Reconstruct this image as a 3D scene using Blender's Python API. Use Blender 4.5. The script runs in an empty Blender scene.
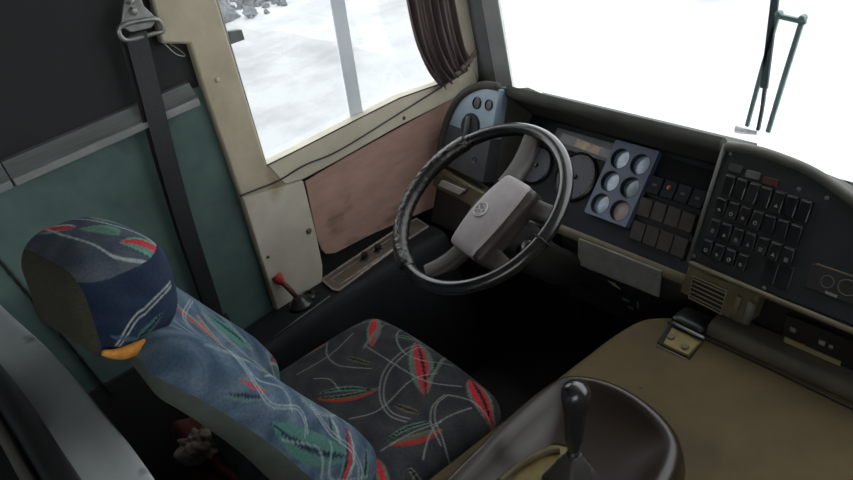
import bpy, bmesh, math, random
import numpy as np
from mathutils import Vector, Matrix
random.seed(7)
V = Vector
col = bpy.context.scene.collection
PI = math.pi

# ------------------------------------------------------------------ camera model
F = 785.0
WM = Matrix(((0.60462611, 0.30869144, -0.7342594),
             (0.76796216, -0.47051494, 0.43456854),
             (-0.21133243, -0.82663492, -0.52154896)))
CAM = V((1.24064876, -0.89790327, 1.73738965))

def ray(px, py):
    return (WM @ V((px - 426.5, py - 240.0, F))).normalized()

def on(px, py, ax, val):
    i = 'xyz'.index(ax)
    r = ray(px, py)
    return CAM + r * ((val - CAM[i]) / r[i])

class Frame:
    """A real plane in the cab: origin, right axis u, up axis v, outward normal n."""
    def __init__(s, O, u, v):
        s.O = V(O); s.u = V(u).normalized(); s.v = V(v).normalized(); s.n = s.u.cross(s.v).normalized()
    def p(s, a, b, c=0.0):
        return s.O + s.u * a + s.v * b + s.n * c
    def uv(s, px, py, c=0.0):
        r = ray(px, py); O = s.O + s.n * c
        q = CAM + r * ((O - CAM).dot(s.n) / r.dot(s.n)) - O
        return q.dot(s.u), q.dot(s.v)
    def mat(s, a=0, b=0, c=0, rot=0):
        M = Matrix((s.u, s.v, s.n)).transposed().to_4x4()
        return Matrix.Translation(s.p(a, b, c)) @ M @ Matrix.Rotation(rot, 4, 'Z')

cd = bpy.data.cameras.new('camera')
cam = bpy.data.objects.new('camera', cd)
col.objects.link(cam)
cd.sensor_width = 36.0
cd.lens = F / 853.0 * 36.0
cd.clip_start = 0.02
cd.clip_end = 300
R3 = Matrix((WM.col[0], -WM.col[1], -WM.col[2])).transposed()
cam.matrix_world = Matrix.Translation(CAM) @ R3.to_4x4()
bpy.context.scene.camera = cam

# ------------------------------------------------------------------ materials
MATS = {}
def mat(name, c, rough=0.6, c2=None, scale=20.0, metal=0.0, bump=0.0, bscale=None, spec=0.5, contrast=(0.35, 0.65),
        coat=0.0, emit=None, estr=1.0, stretch=None, attr=None, detail=6.0, spots=None):
    m = bpy.data.materials.new(name); m.use_nodes = True
    nt = m.node_tree; N = nt.nodes; L = nt.links
    b = N['Principled BSDF']
    b.inputs['Roughness'].default_value = rough
    b.inputs['Metallic'].default_value = metal
    b.inputs['Specular IOR Level'].default_value = spec
    b.inputs['Coat Weight'].default_value = coat
    tc = N.new('ShaderNodeTexCoord')
    src = tc.outputs['Object']
    if stretch:
        mp = N.new('ShaderNodeMapping'); mp.inputs['Scale'].default_value = stretch
        L.new(src, mp.inputs['Vector']); src = mp.outputs['Vector']
    no = N.new('ShaderNodeTexNoise'); no.inputs['Scale'].default_value = scale
    no.inputs['Detail'].default_value = detail; no.inputs['Roughness'].default_value = 0.62
    L.new(src, no.inputs['Vector'])
    cr = N.new('ShaderNodeValToRGB')
    cr.color_ramp.elements[0].position = contrast[0]; cr.color_ramp.elements[1].position = contrast[1]
    L.new(no.outputs['Fac'], cr.inputs['Fac'])
    c2 = c2 or tuple(x * 0.75 for x in c)
    if attr:
        at = N.new('ShaderNodeAttribute'); at.attribute_name = attr
        cr.color_ramp.elements[0].color = (0.72, 0.72, 0.72, 1); cr.color_ramp.elements[1].color = (1.12, 1.12, 1.12, 1)
        mx = N.new('ShaderNodeMix'); mx.data_type = 'RGBA'; mx.blend_type = 'MULTIPLY'; mx.inputs[0].default_value = 1
        L.new(at.outputs['Color'], mx.inputs[6]); L.new(cr.outputs['Color'], mx.inputs[7])
        L.new(mx.outputs[2], b.inputs['Base Color'])
    else:
        cr.color_ramp.elements[0].color = (*c2, 1); cr.color_ramp.elements[1].color = (*c, 1)
        out = cr.outputs['Color']
        if spots:
            n2 = N.new('ShaderNodeTexNoise'); n2.inputs['Scale'].default_value = spots[1]; n2.inputs['Detail'].default_value = 4
            L.new(src, n2.inputs['Vector'])
            r2 = N.new('ShaderNodeValToRGB'); r2.color_ramp.elements[0].position = spots[2]; r2.color_ramp.elements[1].position = spots[3]
            r2.color_ramp.elements[0].color = (0, 0, 0, 1); r2.color_ramp.elements[1].color = (1, 1, 1, 1)
            L.new(n2.outputs['Fac'], r2.inputs['Fac'])
            mx = N.new('ShaderNodeMix'); mx.data_type = 'RGBA'
            L.new(r2.outputs['Color'], mx.inputs[0]); L.new(out, mx.inputs[6]); mx.inputs[7].default_value = (*spots[0], 1)
            out = mx.outputs[2]
        L.new(out, b.inputs['Base Color'])
    if bump:
        nb = N.new('ShaderNodeTexNoise'); nb.inputs['Scale'].default_value = bscale or scale * 4; nb.inputs['Detail'].default_value = 3
        L.new(src, nb.inputs['Vector'])
        bp = N.new('ShaderNodeBump'); bp.inputs['Strength'].default_value = bump; bp.inputs['Distance'].default_value = 0.004
        L.new(nb.outputs['Fac'], bp.inputs['Height']); L.new(bp.outputs['Normal'], b.inputs['Normal'])
    if emit:
        b.inputs['Emission Color'].default_value = (*emit, 1); b.inputs['Emission Strength'].default_value = estr
    MATS[name] = m
    return m

def glass(name, tint, refl=0.06):
    m = bpy.data.materials.new(name); m.use_nodes = True
    nt = m.node_tree; N = nt.nodes; L = nt.links
    N.remove(N['Principled BSDF'])
    t = N.new('ShaderNodeBsdfTransparent'); t.inputs['Color'].default_value = (*tint, 1)
    g = N.new('ShaderNodeBsdfGlossy'); g.inputs['Roughness'].default_value = 0.02
    mx = N.new('ShaderNodeMixShader'); mx.inputs[0].default_value = refl
    L.new(t.outputs[0], mx.inputs[1]); L.new(g.outputs[0], mx.inputs[2]); L.new(mx.outputs[0], N['Material Output'].inputs[0])
    return m

green = mat('green_vinyl', (0.0868, 0.1432, 0.1304), 0.6, (0.0573, 0.0998, 0.0918), 9, spots=((0.024, 0.034, 0.036), 5, 0.6, 0.8))
darkpanel = mat('dark_panel', (0.0112, 0.0120, 0.0124), 0.6, (0.0067, 0.0071, 0.0075), 6)
ledge_m = mat('ledge_aluminium', (0.1237, 0.1350, 0.1312), 0.45, (0.0825, 0.0938, 0.0900), 12, stretch=(8, 0.6, 8))
ledge_lip_m = mat('ledge_lip', (0.25, 0.265, 0.255), 0.4, (0.19, 0.20, 0.195), 12)
beige = mat('beige_paint', (0.5460, 0.4935, 0.3885), 0.6, (0.4200, 0.3780, 0.2940), 7, spots=((0.25, 0.20, 0.12), 6, 0.62, 0.80))
beige2 = mat('beige_pillar_paint', (0.4899, 0.4306, 0.3159), 0.5, (0.3732, 0.3230, 0.2274), 6, spots=((0.2, 0.13, 0.06), 7, 0.64, 0.8))
pink = mat('pinkish_board', (0.4200, 0.2590, 0.2100), 0.75, (0.3360, 0.2030, 0.1610), 10, spots=((0.15, 0.085, 0.065), 7, 0.58, 0.74), stretch=(1, 1, 2.2))
blackgap = mat('black_gap', (0.008, 0.008, 0.008), 0.8)
floor_m = mat('rubber_floor', (0.012, 0.011, 0.010), 0.85, (0.006, 0.006, 0.006), 12)
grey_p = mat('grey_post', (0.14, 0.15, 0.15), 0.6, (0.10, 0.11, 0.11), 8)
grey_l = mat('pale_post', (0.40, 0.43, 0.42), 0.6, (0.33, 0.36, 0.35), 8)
roof_m = mat('roof_lining', (0.45, 0.45, 0.42), 0.8)
white_g = mat('pale_concrete', (0.4608, 0.4644, 0.4637), 0.9, (0.3802, 0.3852, 0.3974), 0.8, spots=((0.25, 0.26, 0.28), 0.45, 0.56, 0.74))
rubble_m = mat('rubble_stone', (0.1050, 0.1155, 0.1260), 0.9, (0.0315, 0.0368, 0.0420), 2)
dashm = mat('dash_plastic', (0.0240, 0.0228, 0.0192), 0.55, (0.0156, 0.0150, 0.0132), 14, bump=0.15, bscale=400)
hood_m = mat('dash_hood_vinyl', (0.0654, 0.0654, 0.0559), 0.7, (0.0428, 0.0428, 0.0369), 12, bump=0.2, bscale=350, spec=0.25)
inst_m = mat('instrument_panel_plastic', (0.0125, 0.0141, 0.0195), 0.6, (0.0078, 0.0089, 0.0127), 12, spec=0.2)
plate_m = mat('blue_grey_gauge_plate', (0.0957, 0.1221, 0.1902), 0.45, (0.0732, 0.0930, 0.1510), 16)
endp_m = mat('blue_end_plate', (0.2805, 0.3710, 0.4461), 0.4, (0.2167, 0.2872, 0.3590), 12, spots=((0.10, 0.12, 0.14), 9, 0.62, 0.78))
gaugeface = mat('gauge_glass', (0.2772, 0.3850, 0.5292), 0.12, (0.1694, 0.2538, 0.3724), 40, spec=0.8)
gaugeface2 = mat('gauge_glass_pinkish', (0.3822, 0.3024, 0.3150), 0.12, (0.2730, 0.2100, 0.2188), 40, spec=0.8)
gaugeface3 = mat('gauge_glass_teal', (0.1344, 0.2093, 0.2646), 0.12, (0.0840, 0.1365, 0.1764), 40, spec=0.8)
bezel = mat('black_bezel', (0.010, 0.010, 0.012), 0.35)
dialface = mat('dial_face', (0.035, 0.040, 0.056), 0.3, (0.022, 0.026, 0.038), 30, spec=0.25)
dialmark = mat('dial_marks', (0.13, 0.135, 0.145), 0.6)
amber = mat('amber_display', (0.5440, 0.3400, 0.1530), 0.35, (0.2210, 0.1530, 0.1020), 30)
greydisp = mat('grey_display', (0.1560, 0.1495, 0.1560), 0.35, (0.0975, 0.0936, 0.1014), 30)
swm = mat('rocker_switch', (0.0434, 0.0378, 0.0322), 0.4, (0.0294, 0.0259, 0.0224), 30)
swm2 = mat('rocker_switch_black', (0.0120, 0.0126, 0.0132), 0.3, (0.0072, 0.0072, 0.0078), 30)
swedge = mat('worn_switch_edge', (0.16, 0.16, 0.155), 0.5)
symb = mat('white_symbol', (0.24, 0.24, 0.23), 0.5)
redlens = mat('red_lens', (0.42, 0.03, 0.03), 0.3)
reddim = mat('dim_red_lens', (0.0660, 0.0193, 0.0165), 0.4)
screen_m = mat('dark_screen', (0.005, 0.005, 0.006), 0.6, spec=0.1)
console_m = mat('switch_panel_black', (0.0195, 0.0240, 0.0248), 0.6, (0.0128, 0.0160, 0.0168), 14, spec=0.3)
trim_brown = mat('worn_brown_trim', (0.1356, 0.1078, 0.0619), 0.5, (0.0798, 0.0655, 0.0379), 18)
trim_grey = mat('worn_grey_trim', (0.1275, 0.1237, 0.1125), 0.45, (0.0825, 0.0788, 0.0713), 18)
mat('worn_chrome_pale', (0.5, 0.49, 0.46), 0.35, (0.36, 0.35, 0.33), 60)
trim_pale = mat('pale_trim_edge', (0.5440, 0.4800, 0.4320), 0.4, (0.2560, 0.2080, 0.1760), 60)
silver = mat('dull_silver_plate', (0.19, 0.19, 0.175), 0.5, (0.145, 0.145, 0.132), 30, metal=0.0)
chrome = mat('worn_chrome', (0.55, 0.54, 0.52), 0.3, (0.4, 0.39, 0.37), 30, metal=0.9)
alu = mat('grey_metal', (0.36, 0.36, 0.35), 0.4, (0.24, 0.24, 0.23), 30, metal=0.6)
wheel_m = mat('black_wheel_rim', (0.014, 0.013, 0.013), 0.27, (0.009, 0.009, 0.009), 40, bump=0.12, bscale=260, spec=0.4, coat=0.5)
wrap_m = mat('cracked_black_leather', (0.0140, 0.0130, 0.0110), 0.3, (0.0050, 0.0045, 0.0040), 60, bump=0.5, bscale=130, spec=0.6)
seam_m = mat('pale_leather_seam', (0.22, 0.20, 0.16), 0.6, (0.08, 0.075, 0.06), 60)
spoke_m = mat('brown_black_spoke', (0.0394, 0.0305, 0.0264), 0.5, (0.0263, 0.0205, 0.0182), 25, bump=0.2, bscale=300)
pad_m = mat('grey_hub_pad', (0.3450, 0.3075, 0.3150), 0.5, (0.2775, 0.2475, 0.2550), 22, bump=0.15, bscale=300)
emb_m = mat('emblem_silver', (0.50, 0.48, 0.46), 0.4, (0.42, 0.40, 0.39), 40)
emb_d = mat('emblem_ground', (0.22, 0.20, 0.20), 0.5)
col_m = mat('column_shroud', (0.015, 0.014, 0.0135), 0.6, (0.010, 0.009, 0.009), 20)
beltm = mat('black_webbing', (0.042, 0.043, 0.045), 0.6, (0.030, 0.031, 0.033), 60, stretch=(6, 6, 1))
curt_m = mat('brown_curtain', (0.125, 0.092, 0.085), 0.85, (0.075, 0.055, 0.052), 30, stretch=(1, 1, 0.2))
cover_m = mat('olive_engine_cover', (0.0979, 0.0728, 0.0318), 0.72, (0.0683, 0.0505, 0.0220), 5, spots=((0.045, 0.034, 0.020), 4, 0.58, 0.8), bump=0.1, bscale=200, spec=0.25)
tray_m = mat('brown_black_tray', (0.0205, 0.0114, 0.0063), 0.36, (0.0147, 0.0083, 0.0047), 10, bump=0.05, bscale=220, spec=0.55)
yell = mat('old_yellow_paint', (0.2310, 0.1815, 0.0550), 0.55, (0.1540, 0.1155, 0.0330), 30)
blk = mat('black_plastic', (0.012, 0.012, 0.012), 0.35)
knob_m = mat('shift_knob', (0.020, 0.020, 0.021), 0.25, (0.012, 0.012, 0.013), 30, spec=0.8)
boot_m = mat('shift_boot', (0.0405, 0.0378, 0.0342), 0.6, (0.0270, 0.0252, 0.0225), 20)
fabric = mat('patterned_fabric', (1, 1, 1), 0.9, scale=160, attr='Col', bump=0.35, bscale=500, spec=0.2, contrast=(0.3, 0.7))
olive = mat('olive_ribbed_fabric', (0.060, 0.060, 0.042), 0.9, (0.034, 0.034, 0.025), 90, stretch=(1, 1, 8), spec=0.2)
shellm = mat('grey_green_seat_shell', (0.0630, 0.0750, 0.0600), 0.7, (0.0420, 0.0510, 0.0408), 20)
orange = mat('orange_strap', (0.62, 0.26, 0.03), 0.6, (0.40, 0.15, 0.02), 60)
whitep = mat('white_laminate', (0.4933, 0.5255, 0.5363), 0.35, (0.4075, 0.4397, 0.4505), 6, spots=((0.16, 0.17, 0.17), 11, 0.64, 0.72))
redp = mat('red_plastic', (0.50, 0.045, 0.03), 0.4, (0.33, 0.03, 0.02), 40)
redc = mat('dark_red_cloth', (0.085, 0.014, 0.011), 0.9, (0.05, 0.01, 0.008), 30)
ragm = mat('pale_pink_rag', (0.30, 0.24, 0.20), 0.9, (0.13, 0.08, 0.06), 40)
armm = mat('console_vinyl', (0.0150, 0.0155, 0.0180), 0.65, (0.0110, 0.0115, 0.0135), 12, spec=0.25)
bronze = mat('bronze_trim_plate', (0.2070, 0.1620, 0.1296), 0.35, (0.1440, 0.1134, 0.0900), 20, metal=0.2)
wipm = mat('wiper_hazed', (0.1700, 0.2635, 0.2550), 0.5, (0.1190, 0.1870, 0.1819), 20)  # outdoor haze lightens the wiper, mixed into its colour
wipb = mat('wiper_black', (0.0455, 0.0780, 0.0780), 0.5)
strip_m = mat('pale_glazing_strip', (0.55, 0.58, 0.62), 0.6, (0.45, 0.48, 0.52), 6)
cowl_m = mat('white_body_paint', (0.85, 0.86, 0.86), 0.4)
glass_s = glass('side_glass', (0.97, 0.985, 0.99))
glass_w = glass('windscreen_glass', (0.98, 0.99, 0.99), 0.03)

# ------------------------------------------------------------------ mesh builder
class MB:
    def __init__(s):
        s.v = []; s.f = []; s.c = None
    def add(s, vs, fs):
        o = len(s.v)
        s.v += [V(x) for x in vs]
        s.f += [tuple(i + o for i in f) for f in fs]
        return s
    def box(s, lo, hi, M=None):
        x0, y0, z0 = lo; x1, y1, z1 = hi
        vs = [V(p) for p in ((x0,y0,z0),(x1,y0,z0),(x1,y1,z0),(x0,y1,z0),(x0,y0,z1),(x1,y0,z1),(x1,y1,z1),(x0,y1,z1))]
        if M: vs = [M @ p for p in vs]
        return s.add(vs, [(0,3,2,1),(4,5,6,7),(0,1,5,4),(1,2,6,5),(2,3,7,6),(3,0,4,7)])
    def prism(s, pts, h0, h1, fr):
        """polygon pts (u,v counter-clockwise) extruded from h0 to h1 along fr's normal; fr is a function (u,v,w)->point"""
        n = len(pts)
        vs = [fr(a, b, h0) for a, b in pts] + [fr(a, b, h1) for a, b in pts]
        fs = [tuple(range(n - 1, -1, -1)), tuple(range(n, 2 * n))]
        fs += [(i, (i + 1) % n, n + (i + 1) % n, n + i) for i in range(n)]
        return s.add(vs, fs)
    def loft(s, rings, cap0=True, cap1=True, closed=True):
        n = len(rings[0]); vs = [p for r in rings for p in r]; fs = []
        for k in range(len(rings) - 1):
            for i in range(n if closed else n - 1):
                j = (i + 1) % n
                fs.append((k*n + i, k*n + j, (k+1)*n + j, (k+1)*n + i))
        if cap0: fs.append(tuple(range(n - 1, -1, -1)))
        if cap1: fs.append(tuple(range((len(rings)-1)*n, len(rings)*n)))
        return s.add(vs, fs)
    def tube(s, path, r, seg=8, flat=None, closed=False):
        path = [V(p) for p in path]; n = len(path); rings = []
        prev = None
        for i, p in enumerate(path):
            a = path[i-1] if (i > 0 or closed) else p
            b = path[(i+1) % n] if (i < n-1 or closed) else p
            t = (b - a).normalized()
            ref = prev if prev is not None else (V((0,0,1)) if abs(t.z) < 0.9 else V((0,1,0)))
            x = (ref - t * ref.dot(t)).normalized(); y = t.cross(x); prev = x
            rr = r(i / max(1, n-1)) if callable(r) else r
            rings.append([p + x*math.cos(2*PI*k/seg)*rr + y*math.sin(2*PI*k/seg)*rr*(flat or 1) for k in range(seg)])
        if closed: rings.append(rings[0])
        return s.loft(rings, not closed, not closed)
    def lathe(s, prof, M, seg=28, cap0=True, cap1=True):
        rings = [[M @ V((r*math.cos(2*PI*k/seg), r*math.sin(2*PI*k/seg), h)) for k in range(seg)] for r, h in prof]
        return s.loft(rings, cap0, cap1)
    def rbox(s, size, r, n, fn=None, M=None):
        """box with all edges rounded by radius r, each face an n x n grid; fn bends the points"""
        hx, hy, hz = (d / 2 for d in size)
        N3 = (n, n, n) if isinstance(n, int) else n
        idx = {}
        def vert(k):
            if k in idx: return idx[k]
            q = V([(-1 + 2*k[a]/N3[a])*h for a, h in enumerate((hx, hy, hz))])
            inner = V((max(-(hx-r), min(hx-r, q.x)), max(-(hy-r), min(hy-r, q.y)), max(-(hz-r), min(hz-r, q.z))))
            d = q - inner
            if d.length > 1e-9: q = inner + d.normalized() * r
            if fn: q = fn(q)
            if M: q = M @ q
            idx[k] = len(s.v); s.v.append(q); return idx[k]
        for ax in range(3):
            b1, b2 = (ax+1) % 3, (ax+2) % 3
            for sg in (0, 1):
                for i in range(N3[b1]):
                    for j in range(N3[b2]):
                        q = []
                        for a, b in ((i,j),(i+1,j),(i+1,j+1),(i,j+1)):
                            k = [0,0,0]; k[ax] = sg*N3[ax]; k[b1] = a; k[b2] = b
                            q.append(vert(tuple(k)))
                        s.f.append(tuple(q) if sg else tuple(reversed(q)))
        return s
    def build(s, name, material, parent=None, smooth=None, bevel=None, seg=2, label=None, kind=None, colors=None):
        base = parent_base(parent)
        me = bpy.data.meshes.new(name)
        me.from_pydata([p - base for p in s.v], [], s.f)
        me.validate(); me.update()
        bm = bmesh.new(); bm.from_mesh(me); bmesh.ops.recalc_face_normals(bm, faces=bm.faces); bm.to_mesh(me); bm.free()
        if smooth is not None:
            for p in me.polygons: p.use_smooth = True
            if smooth < 179: me.set_sharp_from_angle(angle=math.radians(smooth))
        if colors is not None:
            ca = me.color_attributes.new('Col', 'FLOAT_COLOR', 'POINT')
            cc = np.ones((len(colors), 4)); cc[:, :3] = colors
            ca.data.foreach_set('color', cc.ravel())
        me.materials.append(material)
        o = bpy.data.objects.new(name, me); col.objects.link(o)
        if parent: o.parent = parent
        if bevel:
            m = o.modifiers.new('bevel', 'BEVEL'); m.width = bevel; m.segments = seg; m.limit_method = 'ANGLE'; m.angle_limit = math.radians(35)
            for p in me.polygons: p.use_smooth = True
            me.set_sharp_from_angle(angle=math.radians(60))
        if label: o['label'] = label
        if kind: o['kind'] = kind
        return o

def parent_base(o):
    b = V((0, 0, 0))
    while o is not None:
        b += V(o.location); o = o.parent
    return b

def thing(name, label, cat, loc, group=None):
    o = bpy.data.objects.new(name, None); col.objects.link(o)
    o.location = loc; o.empty_display_size = 0.05
    o['label'] = label; o['category'] = cat
    if group: o['group'] = group
    return o

def tag(o, label, cat, group=None):
    o['label'] = label; o['category'] = cat
    if group: o['group'] = group
    return o

def struct(mb, name, m, parent=None, **k):
    return mb.build(name, m, parent, kind=None if parent else 'structure', **k)

def rrect(w, h, r, n=5, cx=0, cy=0):
    pts = []
    for sx, sy, a0 in ((1,1,0),(-1,1,90),(-1,-1,180),(1,-1,270)):
        for k in range(n + 1):
            a = math.radians(a0 + 90*k/n)
            pts.append((cx + sx*(w/2-r) + r*math.cos(a), cy + sy*(h/2-r) + r*math.sin(a)))
    return pts

def smoothpts(pts, n=6, closed=False):
    """Catmull-Rom through pts"""
    P = [V(p) for p in pts]; N = len(P); out = []
    for i in range(N if closed else N - 1):
        if closed: a, b, c, d = P[i-1], P[i], P[(i+1)%N], P[(i+2)%N]
        else: a, b, c, d = P[max(0,i-1)], P[i], P[i+1], P[min(N-1,i+2)]
        for k in range(n):
            t = k / n
            out.append(0.5*((2*b) + (c-a)*t + (2*a-5*b+4*c-d)*t*t + (3*b-3*c+d-a)*t**3))
    if not closed: out.append(P[-1])
    return out

XY = lambda a, b, c: V((a, b, c))
def SIDE(x):                      # plane parallel to the left wall: (y, z) polygons, extruded toward +x
    return lambda a, b, c: V((x + c, a, b))
def yz(px, py, x):
    p = on(px, py, 'x', x); return (p.y, p.z)
def xy(px, py, z):
    p = on(px, py, 'z', z); return (p.x, p.y)

# ================================================================== THE SETTING
XW = -0.62
struct(MB().box((-0.70, -5.0, -0.06), (2.0, 0.62, 0.0)), 'floor', floor_m)
struct(MB().box((-0.70, -5.0, 2.05), (2.0, 0.55, 2.10)), 'ceiling', roof_m)
struct(MB().box((-0.70, -5.05, 0.0), (2.0, -5.0, 2.05)), 'wall_back', roof_m)
struct(MB().box((-0.70, 0.56, -0.5), (2.0, 0.62, 0.66)), 'wall_front', blackgap)
# left wall: green lower lining behind the pillar, dark lining above it, dark backing below the window
struct(MB().box((-0.68, -5.0, 0.0), (XW, -0.30, 1.165)), 'wall_left', green)
struct(MB().box((-0.68, -5.0, 1.165), (XW - 0.005, -0.30, 2.05)), 'wall_left.001', darkpanel)
struct(MB().box((-0.68, -0.30, 0.0), (XW - 0.012, 0.56, 0.86)), 'wall_left.002', blackgap)
struct(MB().box((-0.68, -0.30, 1.62), (XW, 0.56, 2.05)), 'wall_left.003', beige2)
# right side of the bus: unseen low wall, front closed higher to block light
struct(MB().box((1.95, -5.0, 0.0), (2.0, 0.62, 1.0)), 'wall_right', grey_p)
struct(MB().box((1.95, -1.2, 1.0), (2.0, 0.62, 2.05)), 'wall_right.001', grey_p)

struct(MB().box((XW - 0.01, -5.0, 0.0), (XW + 0.008, -0.475, 0.56)), 'baseboard_left', blackgap, bevel=0.003)
# ledge (two lengths of trim with a joint)
def ledge(y0, y1):
    pr = [(0, 1.128), (0.020, 1.131), (0.026, 1.140), (0.026, 1.160), (0.020, 1.168), (0.012, 1.186), (0.0, 1.189)]
    return MB().loft([[V((XW + a, y, b)) for a, b in pr] for y in (y0, y1)])
struct(ledge(-0.787, -0.338), 'trim_1', ledge_m, smooth=35)
struct(ledge(-5.0, -0.790), 'trim_1.001', ledge_m, smooth=35)

for o_, (ya, yb) in ((bpy.data.objects['trim_1'], (-0.786, -0.336)), (bpy.data.objects['trim_1.001'], (-5.0, -0.791))):
    MB().box((XW + 0.020, ya, 1.130), (XW + 0.031, yb, 1.149)).build('ledge_lip', ledge_lip_m, o_, bevel=0.003)
# pillar behind the side window, running down to the console
xp = -0.60
pl = [yz(217, 0, xp), yz(267, 165, xp), yz(303, 180, xp), yz(323, 266, xp), yz(323, 300, xp), yz(277, 312, xp), yz(240, 195, xp),
      yz(204, 90, xp), yz(190, 44, xp), yz(162, 44, xp), yz(150, -10, xp)]
dy = pl[0][0]
pl = [(-0.185, 1.72)] + pl + [(-0.455, 1.72)]
struct(MB().prism(pl, -0.05, 0.0, SIDE(xp)), 'trim_2', beige2, bevel=0.006)
lo = [yz(a, b, xp) for a, b in ((243, 197), (303, 181.5), (316, 235), (322, 265), (322, 299), (278, 310))]
MB().prism(lo, -0.001, 0.0015, SIDE(xp)).build('lower_cladding', mat('pale_pillar_paint', (0.60, 0.55, 0.46), 0.6, (0.46, 0.42, 0.34), 7, spots=((0.33, 0.26, 0.14), 7, 0.62, 0.8)), bpy.data.objects['trim_2'])
# lower cladding of the pillar is paler
# sill frame under the glass
def on_side(pts, x): return [yz(a, b, x) for a, b in pts]
sl = on_side([(267, 165), (300, 149), (360, 118), (400, 98), (440, 84), (470, 60), (478, 82), (452, 100), (400, 126), (340, 160), (303, 180), (285, 185)], -0.598)
struct(MB().prism(sl, -0.04, 0.0, SIDE(-0.598)), 'trim_3', beige, bevel=0.004)
# upright at the front of the side window
ur = on_side([(452, 0), (468, 62), (479, 82), (474, 0)], -0.598)
y0 = ur[0][0]; y1 = ur[3][0]
struct(MB().prism([(y0 - 0.01, 1.65), (ur[0][0], ur[0][1]), ur[1], ur[2], ur[3], (y1 + 0.01, 1.65)], -0.04, 0.0, SIDE(-0.597)), 'trim_3.001', beige, bevel=0.004)
# front corner post (two facets)
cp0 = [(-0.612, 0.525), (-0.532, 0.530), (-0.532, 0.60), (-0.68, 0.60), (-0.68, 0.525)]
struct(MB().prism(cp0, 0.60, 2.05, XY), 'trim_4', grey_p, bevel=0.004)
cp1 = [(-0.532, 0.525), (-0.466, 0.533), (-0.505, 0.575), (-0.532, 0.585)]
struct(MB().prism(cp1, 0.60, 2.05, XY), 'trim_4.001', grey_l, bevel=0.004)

# side window
w1 = struct(MB().box((-0.640, -0.26, 0.86), (-0.636, 0.53, 1.66)), 'window_1', glass_s)
st = on_side([(330, 0), (344, 0), (363, 116), (351, 121)], -0.634)
MB().prism([(st[0][0]-0.02, 1.66)] + [st[0], st[3], st[2], st[1]] + [(st[1][0]-0.02, 1.66)], -0.001, 0.003, SIDE(-0.634)).build('glazing_bar', strip_m, w1)
rub = on_side([(262, 168), (300, 151), (360, 120), (440, 83), (441, 85), (400, 102), (300, 154), (266, 172)], -0.6)
MB().tube([V((-0.598, a, b)) for a, b in on_side([(267, 165.5), (300, 149), (360, 118), (400, 98), (440, 84)], -0.598)], 0.0022, 6).build('rubber_seal', blk, w1)
MB().tube([V((-0.612, a, b)) for a, b in on_side([(266, 165), (217, 0), (205, -40)], -0.612)], 0.0028, 6).build('rubber_seal', alu, w1)
lt = on_side([(226, 31), (240, 29), (243, 39), (229, 44)], -0.63)
MB().prism(lt, -0.01, 0.012, SIDE(-0.63)).build('window_catch', grey_p, w1, bevel=0.002)
# windscreen with its white cowl outside
w2 = struct(MB().loft([[V((-0.46, 0.575, 0.62)), V((2.0, 0.575, 0.62)), V((2.0, 0.58, 0.62)), V((-0.46, 0.58, 0.62))],
                       [V((-0.46, 0.53, 2.05)), V((2.0, 0.53, 2.05)), V((2.0, 0.535, 2.05)), V((-0.46, 0.535, 2.05))]]), 'window_2', glass_w)
struct(MB().loft([[V((x, 0.60, 0.765)), V((x, 0.90, 0.745)), V((x, 0.98, 0.66)), V((x, 1.0, -1.0)), V((x, 0.622, -1.0)), V((x, 0.622, 0.66)), V((x, 0.60, 0.70))] for x in (-0.72, 2.0)]), 'trim_5', cowl_m, smooth=30)

# outside: pale yard and heap of rubble
struct(MB().box((-60, -40, -1.3), (60, 60, -1.2)), 'ground', white_g)
gm = white_g.node_tree; GN = gm.nodes; GL = gm.links        # the yard beside the bus is greyer than the concrete ahead
tcn = GN.new('ShaderNodeTexCoord'); dt = GN.new('ShaderNodeVectorMath'); dt.operation = 'DOT_PRODUCT'; dt.inputs[1].default_value = (-1.0, -1.0, 0.0)
GL.new(tcn.outputs['Object'], dt.inputs[0])
mr = GN.new('ShaderNodeMapRange'); mr.inputs['From Min'].default_value = 0.9; mr.inputs['From Max'].default_value = 3.4
GL.new(dt.outputs['Value'], mr.inputs['Value'])
dn = GN.new('ShaderNodeTexNoise'); dn.inputs['Scale'].default_value = 0.9; dn.inputs['Detail'].default_value = 8; dn.inputs['Roughness'].default_value = 0.65
GL.new(tcn.outputs['Object'], dn.inputs['Vector'])
dr = GN.new('ShaderNodeValToRGB'); dr.color_ramp.elements[0].position = 0.33; dr.color_ramp.elements[1].position = 0.56
dr.color_ramp.elements[0].color = (0.235, 0.238, 0.245, 1); dr.color_ramp.elements[1].color = (0.345, 0.348, 0.352, 1)
GL.new(dn.outputs['Fac'], dr.inputs['Fac'])
gb = GN['Principled BSDF']; old = gb.inputs['Base Color'].links[0].from_socket
gx = GN.new('ShaderNodeMix'); gx.data_type = 'RGBA'
GL.new(mr.outputs['Result'], gx.inputs[0]); GL.new(old, gx.inputs[6]); GL.new(dr.outputs['Color'], gx.inputs[7]); GL.new(gx.outputs[2], gb.inputs['Base Color'])
rb = MB()
for k in range(1300):
    t = random.random(); c = V((-15.5 + 5.2*random.random(), 1.5 + 6.0*random.random(), -1.2))
    if c.x > -11.2 + 0.25*(c.y - 3.5) + 0.9*random.random(): continue
    s_ = 0.04 + 0.15*random.random()**2
    M = Matrix.Translation(c + V((0, 0, s_*0.35))) @ Matrix.Rotation(random.random()*6, 4, V((random.random(), random.random(), 1)).normalized())
    rb.rbox((s_*1.7, s_, s_*0.9), s_*0.25, 3, lambda q: q * (0.75 + 0.5*random.random()), M)
o = rb.build('rubble', rubble_m, smooth=40, kind='stuff'); tag(o, 'heap of dark rubble on the pale yard outside side window', 'rubble')

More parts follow.
